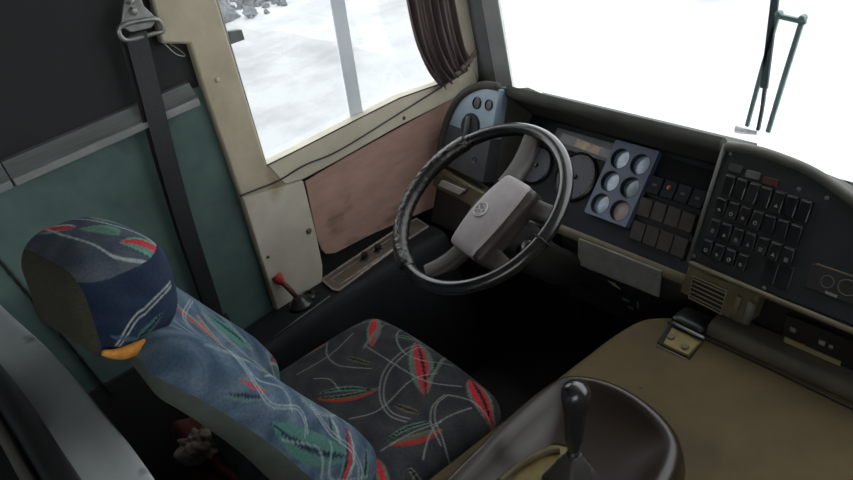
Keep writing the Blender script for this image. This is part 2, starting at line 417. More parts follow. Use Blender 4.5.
# ================================================================== SIDE BOARD, CABLES
bd = on_side([(305, 181), (340, 160.5), (400, 127), (455, 97), (452, 150), (441, 204), (400, 222), (372, 234), (335, 253), (326, 254), (321, 249), (316, 235)], -0.612)
o = MB().prism(bd, -0.004, 0.002, SIDE(-0.612)).build('side_board', pink, bevel=0.002)
tag(o, 'reddish brown stained board with rounded corner below side window', 'board')
cb = [V((-0.592, a, b)) for a, b in on_side([(240, 196), (258, 189), (280, 180), (305, 165), (340, 150), (400, 113), (440, 88), (468, 70)], -0.592)]
o = MB().tube(smoothpts(cb, 5), 0.0026, 6).build('cable', blk, smooth=180); tag(o, 'thin black cable running along beige window sill', 'cable')
cc = [V((XW + 0.006, a, b)) for a, b in on_side([(-20, 240), (0, 262), (40, 309), (90, 370), (112, 397)], XW + 0.006)]
o = MB().tube(smoothpts(cc, 14), lambda t: 0.004 + 0.0013*math.sin(t*220), 6).build('cord', blk, smooth=180)
tag(o, 'dark twisted cord slanting down green wall behind headrest', 'cord')
def screw(px, py, x, par, m=chrome, r=0.007):
    p = on(px, py, 'x', x)
    M = Matrix.Translation(p) @ Matrix.Rotation(PI/2, 4, 'Y')
    return MB().lathe([(r, 0), (r, 0.001), (r*0.6, 0.004), (r*0.1, 0.005)], M, 12).build('screw', m, par, smooth=50)
tr2 = bpy.data.objects['trim_2']; tr3 = bpy.data.objects['trim_3']
screw(217, 80, xp, tr2, beige); screw(268, 257, xp + 0.002, tr2, blk, 0.005); screw(309, 231, xp + 0.002, tr2, trim_brown, 0.009); screw(404, 118, -0.598, tr3, trim_brown, 0.006)

# ================================================================== SEAT BELT
sb = thing('seat_belt', 'black seat belt hanging from metal loop on beige pillar', 'seat belt', on(135, 30, 'x', -0.59))
path = [on(136, 34, 'x', -0.575), on(150, 90, 'x', -0.575), on(165, 150, 'x', -0.576), on(186, 225, 'x', -0.58), on(208, 292, 'x', -0.585), on(222, 335, 'x', -0.59), on(236, 375, 'x', -0.595)]
path = smoothpts(path, 6)
mb = MB(); rings = []
for i, p in enumerate(path):
    t = i/(len(path)-1); w = 0.0235 - 0.004*t; tw = 0.25 + 0.35*t
    d = V((math.sin(tw)*1.0, math.cos(tw), 0)); nn = V((math.cos(tw), -math.sin(tw), 0))
    rings.append([p - d*w - nn*0.001, p + d*w - nn*0.001, p + d*w + nn*0.001, p - d*w + nn*0.001])
mb.loft(rings).build('webbing', beltm, sb, smooth=40)
# second (return) layer of webbing behind
rings = []
for i, p in enumerate(path):
    t = i/(len(path)-1); w = 0.021 - 0.003*t
    d = V((0, 1, 0)); q = p + V((-0.014, -0.013 + 0.012*t, 0))
    rings.append([q - d*w, q + d*w, q + d*w + V((-0.002, 0, 0)), q - d*w + V((-0.002, 0, 0))])
MB().loft(rings).build('webbing', blk, sb, smooth=40)
lp = SIDE(-0.585)
o1 = [on(p[0], p[1], 'x', -0.575) for p in ((119, 30), (126, 24), (153, 19), (161, 23), (163, 31), (152, 34), (130, 40), (122, 38))]
MB().tube(smoothpts(o1, 5, closed=True), 0.0055, 8, closed=True).build('guide_loop', alu, sb, smooth=180)
br = [on(p[0], p[1], 'x', -0.588) for p in ((120, 26), (122, 8), (124, -8), (138, -8), (143, 6), (157, 19), (150, 28), (130, 32))]
MB().loft([br, [p + V((0.008, 0, 0)) for p in br]]).build('bracket', alu, sb, bevel=0.002)
for q in ((133, 11), (130, 0)):
    M = Matrix.Translation(on(q[0], q[1], 'x', -0.580)) @ Matrix.Rotation(PI/2, 4, 'Y')
    MB().lathe([(0.010, 0), (0.010, 0.006), (0.006, 0.010), (0.001, 0.0105)], M, 6 if q[1] else 14).build('bolt', chrome, sb, smooth=30)
MB().tube(smoothpts([on(p[0], p[1], 'x', -0.592) for p in ((163, 40), (172, 45), (182, 52), (185, 56), (176, 54), (165, 44))], 5), 0.0009, 5).build('loose_wire', alu, sb)

# ================================================================== CURTAIN
ct = thing('curtain', 'gathered dark brown curtain tied at front end of side window', 'curtain', on(440, 40, 'x', -0.58))
xl = -0.578
le = smoothpts([V((0, *yz(a, b, xl))) for a, b in ((392, -80), (399, -30), (405, 5), (414, 42), (427, 70), (442, 89))], 8)
re_ = smoothpts([V((0, *yz(a, b, xl))) for a, b in ((440, -80), (449, -30), (456, 10), (463, 40), (468, 54), (471, 60))], 8)
mb = MB(); NU = 90
for i, (a, b) in enumerate(zip(le, re_)):
    t = i/(len(le)-1)
    for k in range(NU + 1):
        s_ = k/NU
        p = a.lerp(b, s_)
        amp = 0.014*(1 - 0.35*t)
        x = xl + amp*math.sin(s_*2*PI*5.5 + 1.2*math.sin(3*t)) + 0.006*math.sin(s_*2*PI*13 + 4*t) + 0.012*math.sin(PI*s_)
        z = p.z + (0.010*math.sin(s_*2*PI*5.5) + 0.006*math.sin(s_*40)) * max(0, t - 0.8)*5
        mb.v.append(V((x, p.y, z)))
n1 = NU + 1
for i in range(len(le)-1):
    for k in range(NU):
        mb.f.append((i*n1+k, i*n1+k+1, (i+1)*n1+k+1, (i+1)*n1+k))
cf = mb.build('curtain_cloth', curt_m, ct, smooth=180)
md = cf.modifiers.new('solid', 'SOLIDIFY'); md.thickness = 0.002
tp = [V((xl + 0.016, *yz(a, b, xl))) for a, b in ((452, 75), (460, 66), (468, 58), (472, 50))]
MB().tube(smoothpts(tp, 5), lambda t: 0.007 + 0.002*math.sin(t*25), 8).build('tie_band', curt_m, ct, smooth=180)

# ================================================================== SIDE CONSOLE (left of the seat)
ZC = 0.50
sc = thing('side_console', 'low black armrest console with bronze trim strip along left wall', 'console', (-0.55, -0.1, 0.0))
# cross sections along y : inner edge x from the photo, top slopes slightly
ys = [(-0.465, -0.476, 0.490), (-0.415, -0.478, 0.494), (-0.20, -0.488, 0.50), (0.0, -0.486, 0.50), (0.16, -0.482, 0.50), (0.195, -0.481, 0.50)]
rings = []
for y, xi, zt in ys:
    pr = [(-0.607, 0.0), (-0.607, zt), (xi - 0.030, zt), (xi - 0.012, zt - 0.003), (xi - 0.002, zt - 0.012), (xi + 0.006, zt - 0.035), (xi + 0.05, 0.25), (xi + 0.06, 0.0)]
    rings.append([V((a, y, b)) for a, b in pr])
MB().loft(rings).build('console_body', armm, sc, smooth=40)
# worn bright edge line
MB().tube([on(274, 337, 'z', 0.4965), on(297, 320, 'z', 0.4985), on(330, 296, 'z', 0.501)], lambda t: 0.0022, 6).build('worn_edge', trim_grey, sc, smooth=180)
T = lambda pts, z: [xy(a, b, z) for a, b in pts]
tpl = T([(322, 280), (398, 229), (417, 219), (428, 227), (403, 243), (339, 291), (333, 290)], ZC + 0.004)
MB().prism(tpl, 0.498, 0.505, XY).build('trim_plate', bronze, sc, bevel=0.002)
fr_ = [V((a, b, 0.506)) for a, b in tpl]
MB().tube(fr_ + [fr_[0]], 0.0030, 6).build('trim_frame', trim_pale, sc, smooth=180)
ip = T([(331, 280), (398, 234), (407, 240), (340, 285)], ZC + 0.004)
ipv = [V((a, b, 0.506)) for a, b in ip]
MB().tube(ipv + [ipv[0]], 0.0020, 6).build('trim_frame', trim_pale, sc, smooth=180)
for (px, py) in ((365, 256), (378, 248), (405, 232)):
    p = on(px, py, 'z', 0.515); M = Matrix.Translation(V((p.x, p.y, 0.505)))
    k_ = MB().lathe([(0.013, 0), (0.013, 0.004), (0.010, 0.006), (0.0105, 0.018), (0.009, 0.021), (0.001, 0.0215)], M, 20).build('control_knob', blk, sc, smooth=45)
    MB().lathe([(0.016, 0.0), (0.016, 0.002), (0.012, 0.003)], M, 20).build('knob_collar', trim_grey, k_, smooth=45)

# red-knobbed brake lever at the console's rear
bl = thing('brake_lever', 'small lever with worn red knob at rear of side console', 'lever', on(300, 300, 'z', 0.50))
p0 = on(301, 305, 'z', 0.50); p1 = on(279, 279, 'z', 0.585)
M = Matrix.Translation(p0)
MB().lathe([(0.034, 0.0), (0.034, 0.006), (0.026, 0.012), (0.022, 0.02), (0.016, 0.026), (0.009, 0.03)], M, 24).build('boot', blk, bl, smooth=40)
MB().tube([p0 + V((0, 0, 0.02)), p0.lerp(p1, 0.6) + V((0, 0, 0.01)), p1], 0.0075, 10).build('stem', mat('dark_red_stem', (0.10, 0.02, 0.02), 0.4), bl, smooth=180)
dirn = (p1 - p0).normalized(); q = dirn.to_track_quat('Z', 'Y').to_matrix().to_4x4()
M = Matrix.Translation(p1 - dirn*0.016) @ q
MB().lathe([(0.008, 0.0), (0.012, 0.008), (0.0165, 0.022), (0.0165, 0.028), (0.013, 0.031)], M, 20, cap1=False).build('knob', redp, bl, smooth=45)
MB().lathe([(0.013, 0.0305), (0.004, 0.029), (0.001, 0.029)], M, 20, cap0=False).build('knob_cap', mat('worn_knob_cap', (0.07, 0.035, 0.02), 0.6), bl, smooth=45)
# little clutter lump (rubber grommet) by the lever
M = Matrix.Translation(on(309, 297, 'z', 0.502))
MB().lathe([(0.022, 0), (0.024, 0.006), (0.02, 0.012), (0.012, 0.013), (0.011, 0.008)], M, 20).build('grommet', blk, bl, smooth=45)

# ================================================================== FABRIC PATTERN
RED = (0.50, 0.030, 0.040); DRED = (0.28, 0.02, 0.03); SAGE = (0.17, 0.21, 0.17); TEAL = (0.10, 0.30, 0.24); PALE = (0.42, 0.46, 0.44)
def hnoise(x, y, s):
    return 0.5 + 0.5*np.sin(x*s*1.7 + 2.1*np.sin(y*s*1.3)) * np.cos(y*s*1.9 + 1.7*np.sin(x*s*0.9))
class Leaf:
    """a pointed leaf from p to q, striped across in cols"""
    def __init__(s, p, q, w, bend, cols):
        s.p = np.array(p, float); d = np.array(q, float) - s.p; s.l = np.hypot(*d); s.d = d/s.l; s.nrm = np.array((-s.d[1], s.d[0]))
        s.w = w; s.b = bend; s.cols = np.array(cols); s.c = s.p + d*0.5
    def __call__(s, x, y):
        ex = x - s.c[0]; ey = y - s.c[1]
        t = (ex*s.d[0] + ey*s.d[1])/(s.l*0.5)
        k = np.clip(1 - t*t, 1e-6, 1)
        off = ex*s.nrm[0] + ey*s.nrm[1] - s.b*k + 0.0012*np.sin(x*900 + y*700)
        hw = s.w*k**0.8
        a = off/hw
        i = np.clip(((a + 1)/2*len(s.cols)).astype(int), 0, len(s.cols)-1)
        w = np.clip((hw - np.abs(off))/0.002, 0, 1)*(np.abs(t) < 1)
        return s.cols[i], w
class Stroke:
    """a thin curved line"""
    def __init__(s, pts, w, c):
        s.P = [(p.x, p.y) for p in smoothpts([V((a, b, 0)) for a, b in pts], 8)]; s.w = w; s.c = np.array(c)
    def __call__(s, x, y):
        best = np.full(x.shape, 9.0)
        for (ax, ay), (bx, by) in zip(s.P, s.P[1:]):
            dx, dy_ = bx-ax, by-ay
            t = np.clip(((x-ax)*dx + (y-ay)*dy_)/max(1e-9, dx*dx+dy_*dy_), 0, 1)
            best = np.minimum(best, np.hypot(ax+dx*t-x, ay+dy_*t-y))
        return np.broadcast_to(s.c, x.shape + (3,)), np.clip((s.w + 0.0012 - best)/0.0016, 0, 1)*0.85
def paint(x, y, motifs, base, var):
    x = np.asarray(x, float); y = np.asarray(y, float)
    f = hnoise(x, y, 30)[:, None]
    c = np.array(base)*(1-f) + np.array(var)*f
    for m in motifs:
        mc, w = m(x, y)
        w = (w*(0.75 + 0.25*hnoise(x, y, 140)))[:, None]
        c = c*(1-w) + mc*w
    return c
def random_motifs(rnd, lo, hi, n, scale=1.0, bright=1.0):
    out = []
    B = lambda c: tuple(min(1, k*bright) for k in c)
    for i in range(n):
        x = lo[0] + (hi[0]-lo[0])*rnd.random(); y = lo[1] + (hi[1]-lo[1])*rnd.random(); a = rnd.random()*2*PI
        L_ = (0.07 + 0.07*rnd.random())*scale
        q = (x + math.cos(a)*L_, y + math.sin(a)*L_)
        sets = ([SAGE, RED, RED, TEAL], [TEAL, TEAL, (0.02, 0.05, 0.06), TEAL], [SAGE, (0.03, 0.05, 0.08), RED, SAGE])
        out.append(Leaf((x, y), q, (0.012 + 0.012*rnd.random())*scale, 0.02*(rnd.random()-0.5), [B(c) for c in sets[i % 3]]))
        b = a + 1.2*(rnd.random()-0.5)
        pts = [(x, y)]
        for k in range(4):
            b += 0.7*(rnd.random()-0.3); pts.append((pts[-1][0] + math.cos(b)*0.06*scale, pts[-1][1] + math.sin(b)*0.06*scale))
        out.append(Stroke(pts, 0.0016, B(PALE)))
        out.append(Stroke([(p[0]+0.007, p[1]+0.004) for p in pts], 0.0012, B(PALE)))
    return out

# ================================================================== DRIVER'S SEAT
seat = thing('driver_seat', 'driver seat in blue fabric with red and green leaf pattern and headrest', 'seat', (-0.09, -0.40, 0.0))
SX = -0.075
Z0 = 0.54
S = lambda px, py: xy(px, py, Z0)
mot = []
def leafp(p, q, w, bend, cols): mot.append(Leaf(S(*p), S(*q), w, bend, cols))
def strk(pts, w=0.0009, c=(0.30, 0.33, 0.31)): mot.append(Stroke([S(*p) for p in pts], w, c))
SG = (0.13, 0.15, 0.12); GT = (0.11, 0.19, 0.14); RD = (0.46, 0.030, 0.040); BK = (0.012, 0.012, 0.014); OG = (0.12, 0.11, 0.06); DR = (0.34, 0.035, 0.025)
leafp((374, 309), (372, 346), 0.020, 0.0, [GT, RD, RD, RD, SG, SG])
leafp((361, 352), (387, 316), 0.007, 0.006, [SG, GT])
leafp((415, 338), (425, 395), 0.030, 0.004, [GT, SG, RD, RD, BK, RD, SG, SG])
leafp((424, 384), (444, 344), 0.008, -0.008, [SG, GT, BK])
leafp((468, 372), (488, 408), 0.024, 0.0, [SG, RD, RD, BK, RD, SG])
leafp((316, 400), (384, 388), 0.014, -0.016, [DR, DR, OG, BK, GT])
leafp((318, 395), (372, 392), 0.010, 0.010, [GT, BK, GT])
leafp((386, 442), (442, 424), 0.015, -0.006, [DR, DR, OG, SG])
leafp((384, 440), (436, 418), 0.008, 0.014, [GT, BK, GT])
leafp((292, 355), (328, 338), 0.012, 0.004, [SG, OG, DR, DR])
leafp((342, 355), (376, 367), 0.009, 0.0, [OG, BK, OG])
leafp((388, 334), (430, 337), 0.009, 0.004, [GT, BK, GT])
leafp((392, 404), (420, 412), 0.010, 0.0, [OG, BK, OG])
leafp((376, 455), (384, 486), 0.014, 0.0, [SG, RD, RD, SG])
leafp((404, 458), (426, 480), 0.010, 0.004, [SG, BK, SG])
strk([(437, 336), (408, 347), (386, 370), (380, 395), (388, 414), (406, 420)])
strk([(441, 338), (412, 349), (390, 372), (384, 397), (392, 412), (409, 417)])
strk([(364, 344), (390, 362), (424, 380), (460, 383)])
strk([(326, 338), (326, 352), (336, 364), (352, 368), (372, 370)])
strk([(314, 378), (330, 380), (340, 392)])
strk([(447, 392), (436, 402), (434, 416), (440, 430), (444, 444)])
strk([(444, 392), (432, 404), (430, 420), (438, 436)])
strk([(447, 392), (470, 396), (492, 408)])
strk([(300, 345), (330, 330), (372, 316), (400, 322), (420, 338)])
strk([(296, 372), (330, 352), (352, 330)]); strk([(400, 318), (396, 336), (404, 352), (424, 360), (452, 360)]); strk([(350, 420), (380, 410), (412, 380), (436, 372)]); strk([(420, 450), (436, 420), (470, 402)])
strk([(380, 448), (410, 430), (440, 418)])
cw, cdp, cth = 0.55, 0.54, 0.15
cy = -0.435
def cush(q):
    # q local (x, y, z): crown + softened plan corners + front roll
    x, y, z = q
    u = x/(cw/2); v = y/(cdp/2)
    fr = max(0, v)
    x *= 1 - 0.05*fr**3
    y *= 1 - 0.05*abs(u)**3
    if z > 0: z += -0.012*(u*u) - 0.022*max(0, v - 0.3)**2 + 0.006*math.cos(u*PI)*(1 - v*v)
    return V((x, y, z))
mb = MB().rbox((cw, cdp, cth), 0.055, (200, 200, 40), cush, Matrix.Translation(V((SX, cy, Z0 - cth/2))))
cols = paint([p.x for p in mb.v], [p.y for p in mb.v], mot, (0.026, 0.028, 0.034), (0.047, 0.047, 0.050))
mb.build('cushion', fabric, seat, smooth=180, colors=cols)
# backrest: local coords x (width), h (height along the spine), d (front +)
spine = smoothpts([V((0, -0.575, 0.50)), V((0, -0.625, 0.66)), V((0, -0.672, 0.80)), V((0, -0.735, 0.93)), V((0, -0.785, 1.00))], 12)
BH = sum((b - a).length for a, b in zip(spine, spine[1:]))
def spine_at(h):
    acc = 0; h = max(0.0, min(BH - 1e-6, h))
    for a, b in zip(spine, spine[1:]):
        L_ = (b - a).length
        if acc + L_ >= h:
            t = (b - a)/L_; return a + t*(h - acc), t
        acc += L_
    return spine[-1], (spine[-1] - spine[-2]).normalized()
BW = 0.56; BT = 0.13
def backf(q):
    x, h, d = q.x, q.y + BH/2, q.z
    u = x/(BW/2)
    hh = h/BH
    taper = 1 - 0.22*max(0, hh - 0.5)**1.5/0.5**1.5 - 0.03*(1 - hh)
    d *= 1 - 0.30*max(0, hh - 0.4)/0.6
    if d > 0:
        bol = math.exp(-((abs(u) - 0.80)/0.26)**2)
        d += (0.040*bol*max(0.25, 1 - 0.9*max(0, hh - 0.25)) - 0.012*math.exp(-(u/0.5)**2) + 0.006*math.sin(hh*9))*min(1, d/0.03)
    p, t = spine_at(h)
    if h < 0: p = p + t*h
    if h > BH: p = p + t*(h - BH)
    n = V((0, t.z, -t.y))
    return V((SX - 0.01 + x*taper, 0, 0)) + p + n*d
mb = MB().rbox((BW, BH, BT), 0.06, (170, 190, 44))
loc = [V(p) for p in mb.v]                       # local coords for colouring and splitting
rnd = random.Random(11)
# motif coords: (x + unfolded depth, h)
bm_ = random_motifs(rnd, (-0.30, 0.05), (0.02, BH), 9, 1.0, 0.75)
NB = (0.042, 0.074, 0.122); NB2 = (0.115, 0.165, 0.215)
def loc2uv(p):
    return (p.x + (BT/2 - p.z)*(1 if p.x > 0 else -1), p.y + BH/2)
T2 = (0.085, 0.21, 0.175); T3 = (0.12, 0.20, 0.17); NV = (0.012, 0.025, 0.05); R2 = (0.42, 0.05, 0.07); P2 = (0.33, 0.40, 0.42)
expl = [Leaf((0.328, 0.34), (0.300, 0.12), 0.026, 0.008, [T2, T2, T2, NV, T2, T2]),
        Leaf((0.345, 0.095), (0.245, 0.165), 0.019, -0.006, [T3, NV, R2, R2, P2, T3]),
        Leaf((0.345, 0.05), (0.255, 0.10), 0.012, 0.0, [T3, NV, T3]),
        Leaf((0.24, 0.22), (0.295, 0.17), 0.012, 0.006, [P2, T3, NV]),
        Leaf((0.295, 0.43), (0.285, 0.37), 0.010, 0.0, [T3, R2, R2]), Leaf((0.33, 0.44), (0.30, 0.37), 0.008, 0.004, [NV, T3]),
        Leaf((0.16, 0.40), (0.21, 0.27), 0.006, 0.006, [NV, NV]), Leaf((0.10, 0.14), (0.19, 0.08), 0.014, 0.006, [T3, R2, T2]),
        Leaf((0.05, 0.42), (0.10, 0.28), 0.012, 0.004, [P2, T3, P2])]
for w_, d_ in ((0.0013, 0.0), (0.0011, 0.008)):
    expl += [Stroke([(0.16 + d_, 0.48), (0.25 + d_, 0.43), (0.30 + d_, 0.36), (0.27 + d_, 0.30), (0.31 + d_, 0.26)], w_, P2),
             Stroke([(0.25 - d_, 0.27), (0.285 - d_, 0.21), (0.295 - d_, 0.13), (0.335 - d_, 0.05)], w_, P2),
             Stroke([(-0.05, 0.46 - d_), (0.05, 0.44 - d_), (0.12, 0.36 - d_), (0.17, 0.26 - d_), (0.20, 0.12 - d_)], w_, P2),
             Stroke([(-0.20, 0.34 - d_), (-0.05, 0.40 - d_), (0.06, 0.33 - d_), (0.12, 0.20 - d_)], w_, P2)]
expl += [Stroke([(0.22, 0.44), (0.27, 0.40), (0.25, 0.34), (0.29, 0.31)], 0.0011, P2), Stroke([(0.30, 0.20), (0.34, 0.14), (0.31, 0.06)], 0.0012, P2), Stroke([(0.34, 0.30), (0.32, 0.22), (0.345, 0.16)], 0.0011, P2)]
bm_ += random_motifs(random.Random(21), (0.06, 0.04), (0.30, 0.48), 8, 0.55, 0.6) + expl
side_cut = -0.012
full = [backf(p) for p in loc]
front = MB(); back_ = MB(); mapf = {}; mapb = {}
for f in mb.f:
    z = sum(loc[i].z for i in f)/len(f)
    hh = sum(loc[i].y for i in f)/len(f)
    isback = z < side_cut
    tgt, mp = (back_, mapb) if isback else (front, mapf)
    ff = []
    for i in f:
        if i not in mp: mp[i] = len(tgt.v); tgt.v.append(full[i])
        ff.append(mp[i])
    tgt.f.append(tuple(ff))
inv = {v: k for k, v in mapf.items()}
uvs = [loc2uv(loc[inv[i]]) for i in range(len(front.v))]
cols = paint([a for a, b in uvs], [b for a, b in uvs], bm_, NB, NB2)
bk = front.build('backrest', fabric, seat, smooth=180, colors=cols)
back_.build('back_shell', shellm, bk, smooth=180, label='grey green hard shell on back of the backrest')
# headrest
hc = V((-0.113, -0.774, 1.066)); hM = Matrix.Rotation(math.radians(11), 3, 'Z') @ Matrix.Rotation(math.radians(-10), 3, 'X')
hr = hM @ V((1, 0, 0)); hn = hM @ V((0, 1, 0)); hu = hM @ V((0, 0, 1))
HW, HH, HT = 0.295, 0.210, 0.180
def headf(q):
    x, h, d = q
    u = x/(HW/2); v = h/(HH/2)
    d2 = d*(1 - 0.10*u*u) + 0.012*(1 - v*v)*(1 if d > 0 else 0.2) - 0.012*u*u
    return hc + hr*x*(1 - 0.06*v*v) + hu*h*(1 - 0.10*abs(u)**3) + hn*d2
mb = MB().rbox((HW, HH, HT), 0.070, (110, 80, 64))
loc = [V(p) for p in mb.v]; full = [headf(p) for p in loc]
front = MB(); back_ = MB(); mapf = {}; mapb = {}
for f in mb.f:
    z = sum(loc[i].z for i in f)/len(f)
    isback = z < -0.072
    tgt, mp = (back_, mapb) if isback else (front, mapf)
    ff = []
    for i in f:
        if i not in mp: mp[i] = len(tgt.v); tgt.v.append(full[i])
        ff.append(mp[i])
    tgt.f.append(tuple(ff))
inv = {v: k for k, v in mapf.items()}
HSIDE = [Stroke([(-0.05, -0.055), (-0.02, -0.02), (0.03, 0.005), (0.07, 0.01)], 0.0016, PALE), Stroke([(-0.045, -0.06), (-0.012, -0.026), (0.034, -0.003), (0.07, 0.002)], 0.0014, PALE),
         Leaf((-0.02, -0.075), (0.04, -0.03), 0.010, 0.004, [(0.06, 0.14, 0.16), BK, (0.07, 0.17, 0.17)]), Leaf((-0.06, -0.03), (0.0, -0.07), 0.006, 0.0, [(0.06, 0.12, 0.16)])]
HTOP = [Leaf((-0.10, -0.04), (-0.03, 0.0), 0.020, 0.0, [TEAL, RED, RED, RED, PALE]), Leaf((-0.02, 0.0), (0.08, 0.03), 0.018, 0.01, [TEAL, SAGE, TEAL]),
        Leaf((0.10, 0.02), (0.13, 0.13), 0.022, 0.0, [TEAL, SAGE, RED, RED, TEAL]), Stroke([(-0.15, -0.02), (-0.05, -0.03), (0.05, -0.02), (0.12, 0.0), (0.14, 0.06)], 0.002, PALE),
        Stroke([(-0.15, 0.0), (-0.06, 0.03), (0.03, 0.05), (0.1, 0.08)], 0.002, PALE), Leaf((-0.09, 0.05), (0.03, 0.09), 0.02, 0.0, [TEAL, RED, SAGE])]
lc = np.array([loc[inv[i]][:] for i in range(len(front.v))])
hx, hh_, hd_ = lc[:, 0], lc[:, 1], lc[:, 2]
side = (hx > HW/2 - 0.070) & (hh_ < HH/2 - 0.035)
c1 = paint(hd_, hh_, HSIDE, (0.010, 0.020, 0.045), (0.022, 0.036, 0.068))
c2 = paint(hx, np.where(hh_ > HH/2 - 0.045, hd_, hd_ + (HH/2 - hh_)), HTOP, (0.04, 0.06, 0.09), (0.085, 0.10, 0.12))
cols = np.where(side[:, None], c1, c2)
hd = front.build('headrest', fabric, seat, smooth=180, colors=cols)
back_.build('headrest_back', olive, hd, smooth=180, label='olive ribbed rear of the headrest')
# orange strap peeping under the headrest
os_ = [on(a, b, 'x', 0.035) for a, b in ((102, 353), (118, 354), (132, 350), (146, 343), (150, 338))]
MB().tube(smoothpts(os_, 5), lambda t: 0.0045 + 0.0075*math.sin(PI*min(1, t*1.05)), 8).build('strap', orange, seat, smooth=180, label='orange strap under the headrest')
# headrest stem and the seat pedestal
MB().tube([V((-0.10, -0.775, 0.96)), V((-0.10, -0.77, 1.06))], 0.03, 12).build('headrest_post', blk, seat, smooth=180)
mb = MB(); pr = [(0.22, 0.24, 0.0), (0.22, 0.24, 0.03), (0.17, 0.18, 0.06), (0.19, 0.19, 0.15), (0.16, 0.17, 0.20), (0.19, 0.19, 0.27), (0.17, 0.18, 0.32), (0.22, 0.22, 0.37), (0.22, 0.22, 0.40)]
mb.loft([[V((SX + a, -0.42 + b, z)) for a, b in rrect(2*w, 2*d, 0.05)] for w, d, z in pr])
mb.build('pedestal', blk, seat, smooth=40)

# ================================================================== STEERING WHEEL
ta = math.radians(27)
WF = Frame((-0.0078, -0.0036, 0.8573), (1, 0, 0), (0, math.cos(ta), math.sin(ta)))
RW = 0.2125; RT = 0.0158
sw = thing('steering_wheel', 'black four-spoke steering wheel with grey hub pad and cracked leather rim', 'steering wheel', WF.O)
ang = lambda px, py: math.atan2(*reversed(WF.uv(px, py)))
def rimpt(a, r=RW, c=0): return WF.p(r*math.cos(a), r*math.sin(a), c)
mb = MB(); rings = []
NR = 120
for i in range(NR):
    a = 2*PI*i/NR; e = (WF.u*math.cos(a) + WF.v*math.sin(a))
    rings.append([rimpt(a) + e*RT*math.cos(2*PI*k/18) + WF.n*RT*math.sin(2*PI*k/18) for k in range(18)])
rings.append(rings[0])
mb.loft(rings, False, False).build('rim', wheel_m, sw, smooth=180)
# leather wrap, loose and cracked on the left side
a0 = ang(470, 130); a1 = ang(418, 262) 
if a1 < a0: a1 += 2*PI
rw = random.Random(3); rings = []; NS = 120
for i in range(NS + 1):
    t = i/NS; a = a0 + (a1 - a0)*t; e = (WF.u*math.cos(a) + WF.v*math.sin(a))
    row = []
    for k in range(24):
        b = 2*PI*k/24
        rr = RT + 0.0034 + 0.0006*math.sin(a*60 + 2*math.sin(b*3)) * math.sin(b*2 + a*9) + 0.0004*rw.random()
        if t < 0.03 or t > 0.97: rr = RT + 0.0008
        row.append(rimpt(a) + e*rr*math.cos(b) + WF.n*rr*math.sin(b))
    rings.append(row)
mb = MB(); mb.loft(rings, False, False).build('rim_wrap', wrap_m, sw, smooth=180, label='cracked leather wrap on left of rim')
# peeling seams
for (ts, te, b0, b1) in ((0.02, 0.47, 2.2, 1.2), (0.45, 0.80, 1.0, 1.9), (0.06, 0.30, 0.6, 0.9)):
    pts = []
    for i in range(40):
        t = ts + (te - ts)*i/39; a = a0 + (a1-a0)*t; e = (WF.u*math.cos(a) + WF.v*math.sin(a)); b = b0 + (b1-b0)*i/39 + 0.12*math.sin(i*0.9)
        rr = RT + 0.0046
        pts.append(rimpt(a) + e*rr*math.cos(b) + WF.n*rr*math.sin(b))
    MB().tube(pts, lambda t: 0.0012 + 0.0007*math.sin(t*50), 6).build('wrap_seam', seam_m, sw, smooth=180, label='pale peeling seam of the rim wrap')
# bands joining the wrap
for (px, py) in ((438, 157), (394, 206), (549, 245)):
    a = ang(px, py); e = (WF.u*math.cos(a) + WF.v*math.sin(a)); tdir = WF.n.cross(e)
    pts = [rimpt(a) + tdir*0.002*math.sin(3*k) + e*(RT+0.003)*math.cos(2*PI*k/20) + WF.n*(RT+0.003)*math.sin(2*PI*k/20) for k in range(20)]
    MB().tube(pts, 0.0016, 6, closed=True).build('rim_joint', blk, sw, smooth=180)
# spokes (4): broad at the hub, narrowing to the rim
def spoke(pa, pb, wa, wb):
    A = V((*WF.uv(*pa, 0.012), 0.012)); B = V((*WF.uv(*pb, 0.0), 0.0))
    d = (B - A); L_ = d.length; d.normalize(); n2 = V((-d.y, d.x, 0)).normalized()
    rings = []
    for k in range(9):
        t = k/8; c = A + d*L_*t; w = wa*(1-t) + wb*t; th = 0.014*(1-t) + 0.009*t
        dip = -0.012*math.sin(PI*t)
        ring = []
        for j in range(14):
            b = 2*PI*j/14; cx = math.copysign(abs(math.cos(b))**0.6, math.cos(b)); sx = math.copysign(abs(math.sin(b))**0.6, math.sin(b))
            q = c + n2*w*cx
            ring.append(WF.p(q.x, q.y, q.z + dip + th*sx))
        rings.append(ring)
    return MB().loft(rings).build('spoke', spoke_m, sw, smooth=60)
spoke((508, 184), (535, 130), 0.028, 0.023)
spoke((512, 198), (555, 217), 0.026, 0.022)
spoke((468, 244), (427, 273), 0.026, 0.022)
spoke((474, 240), (507, 272), 0.026, 0.022)
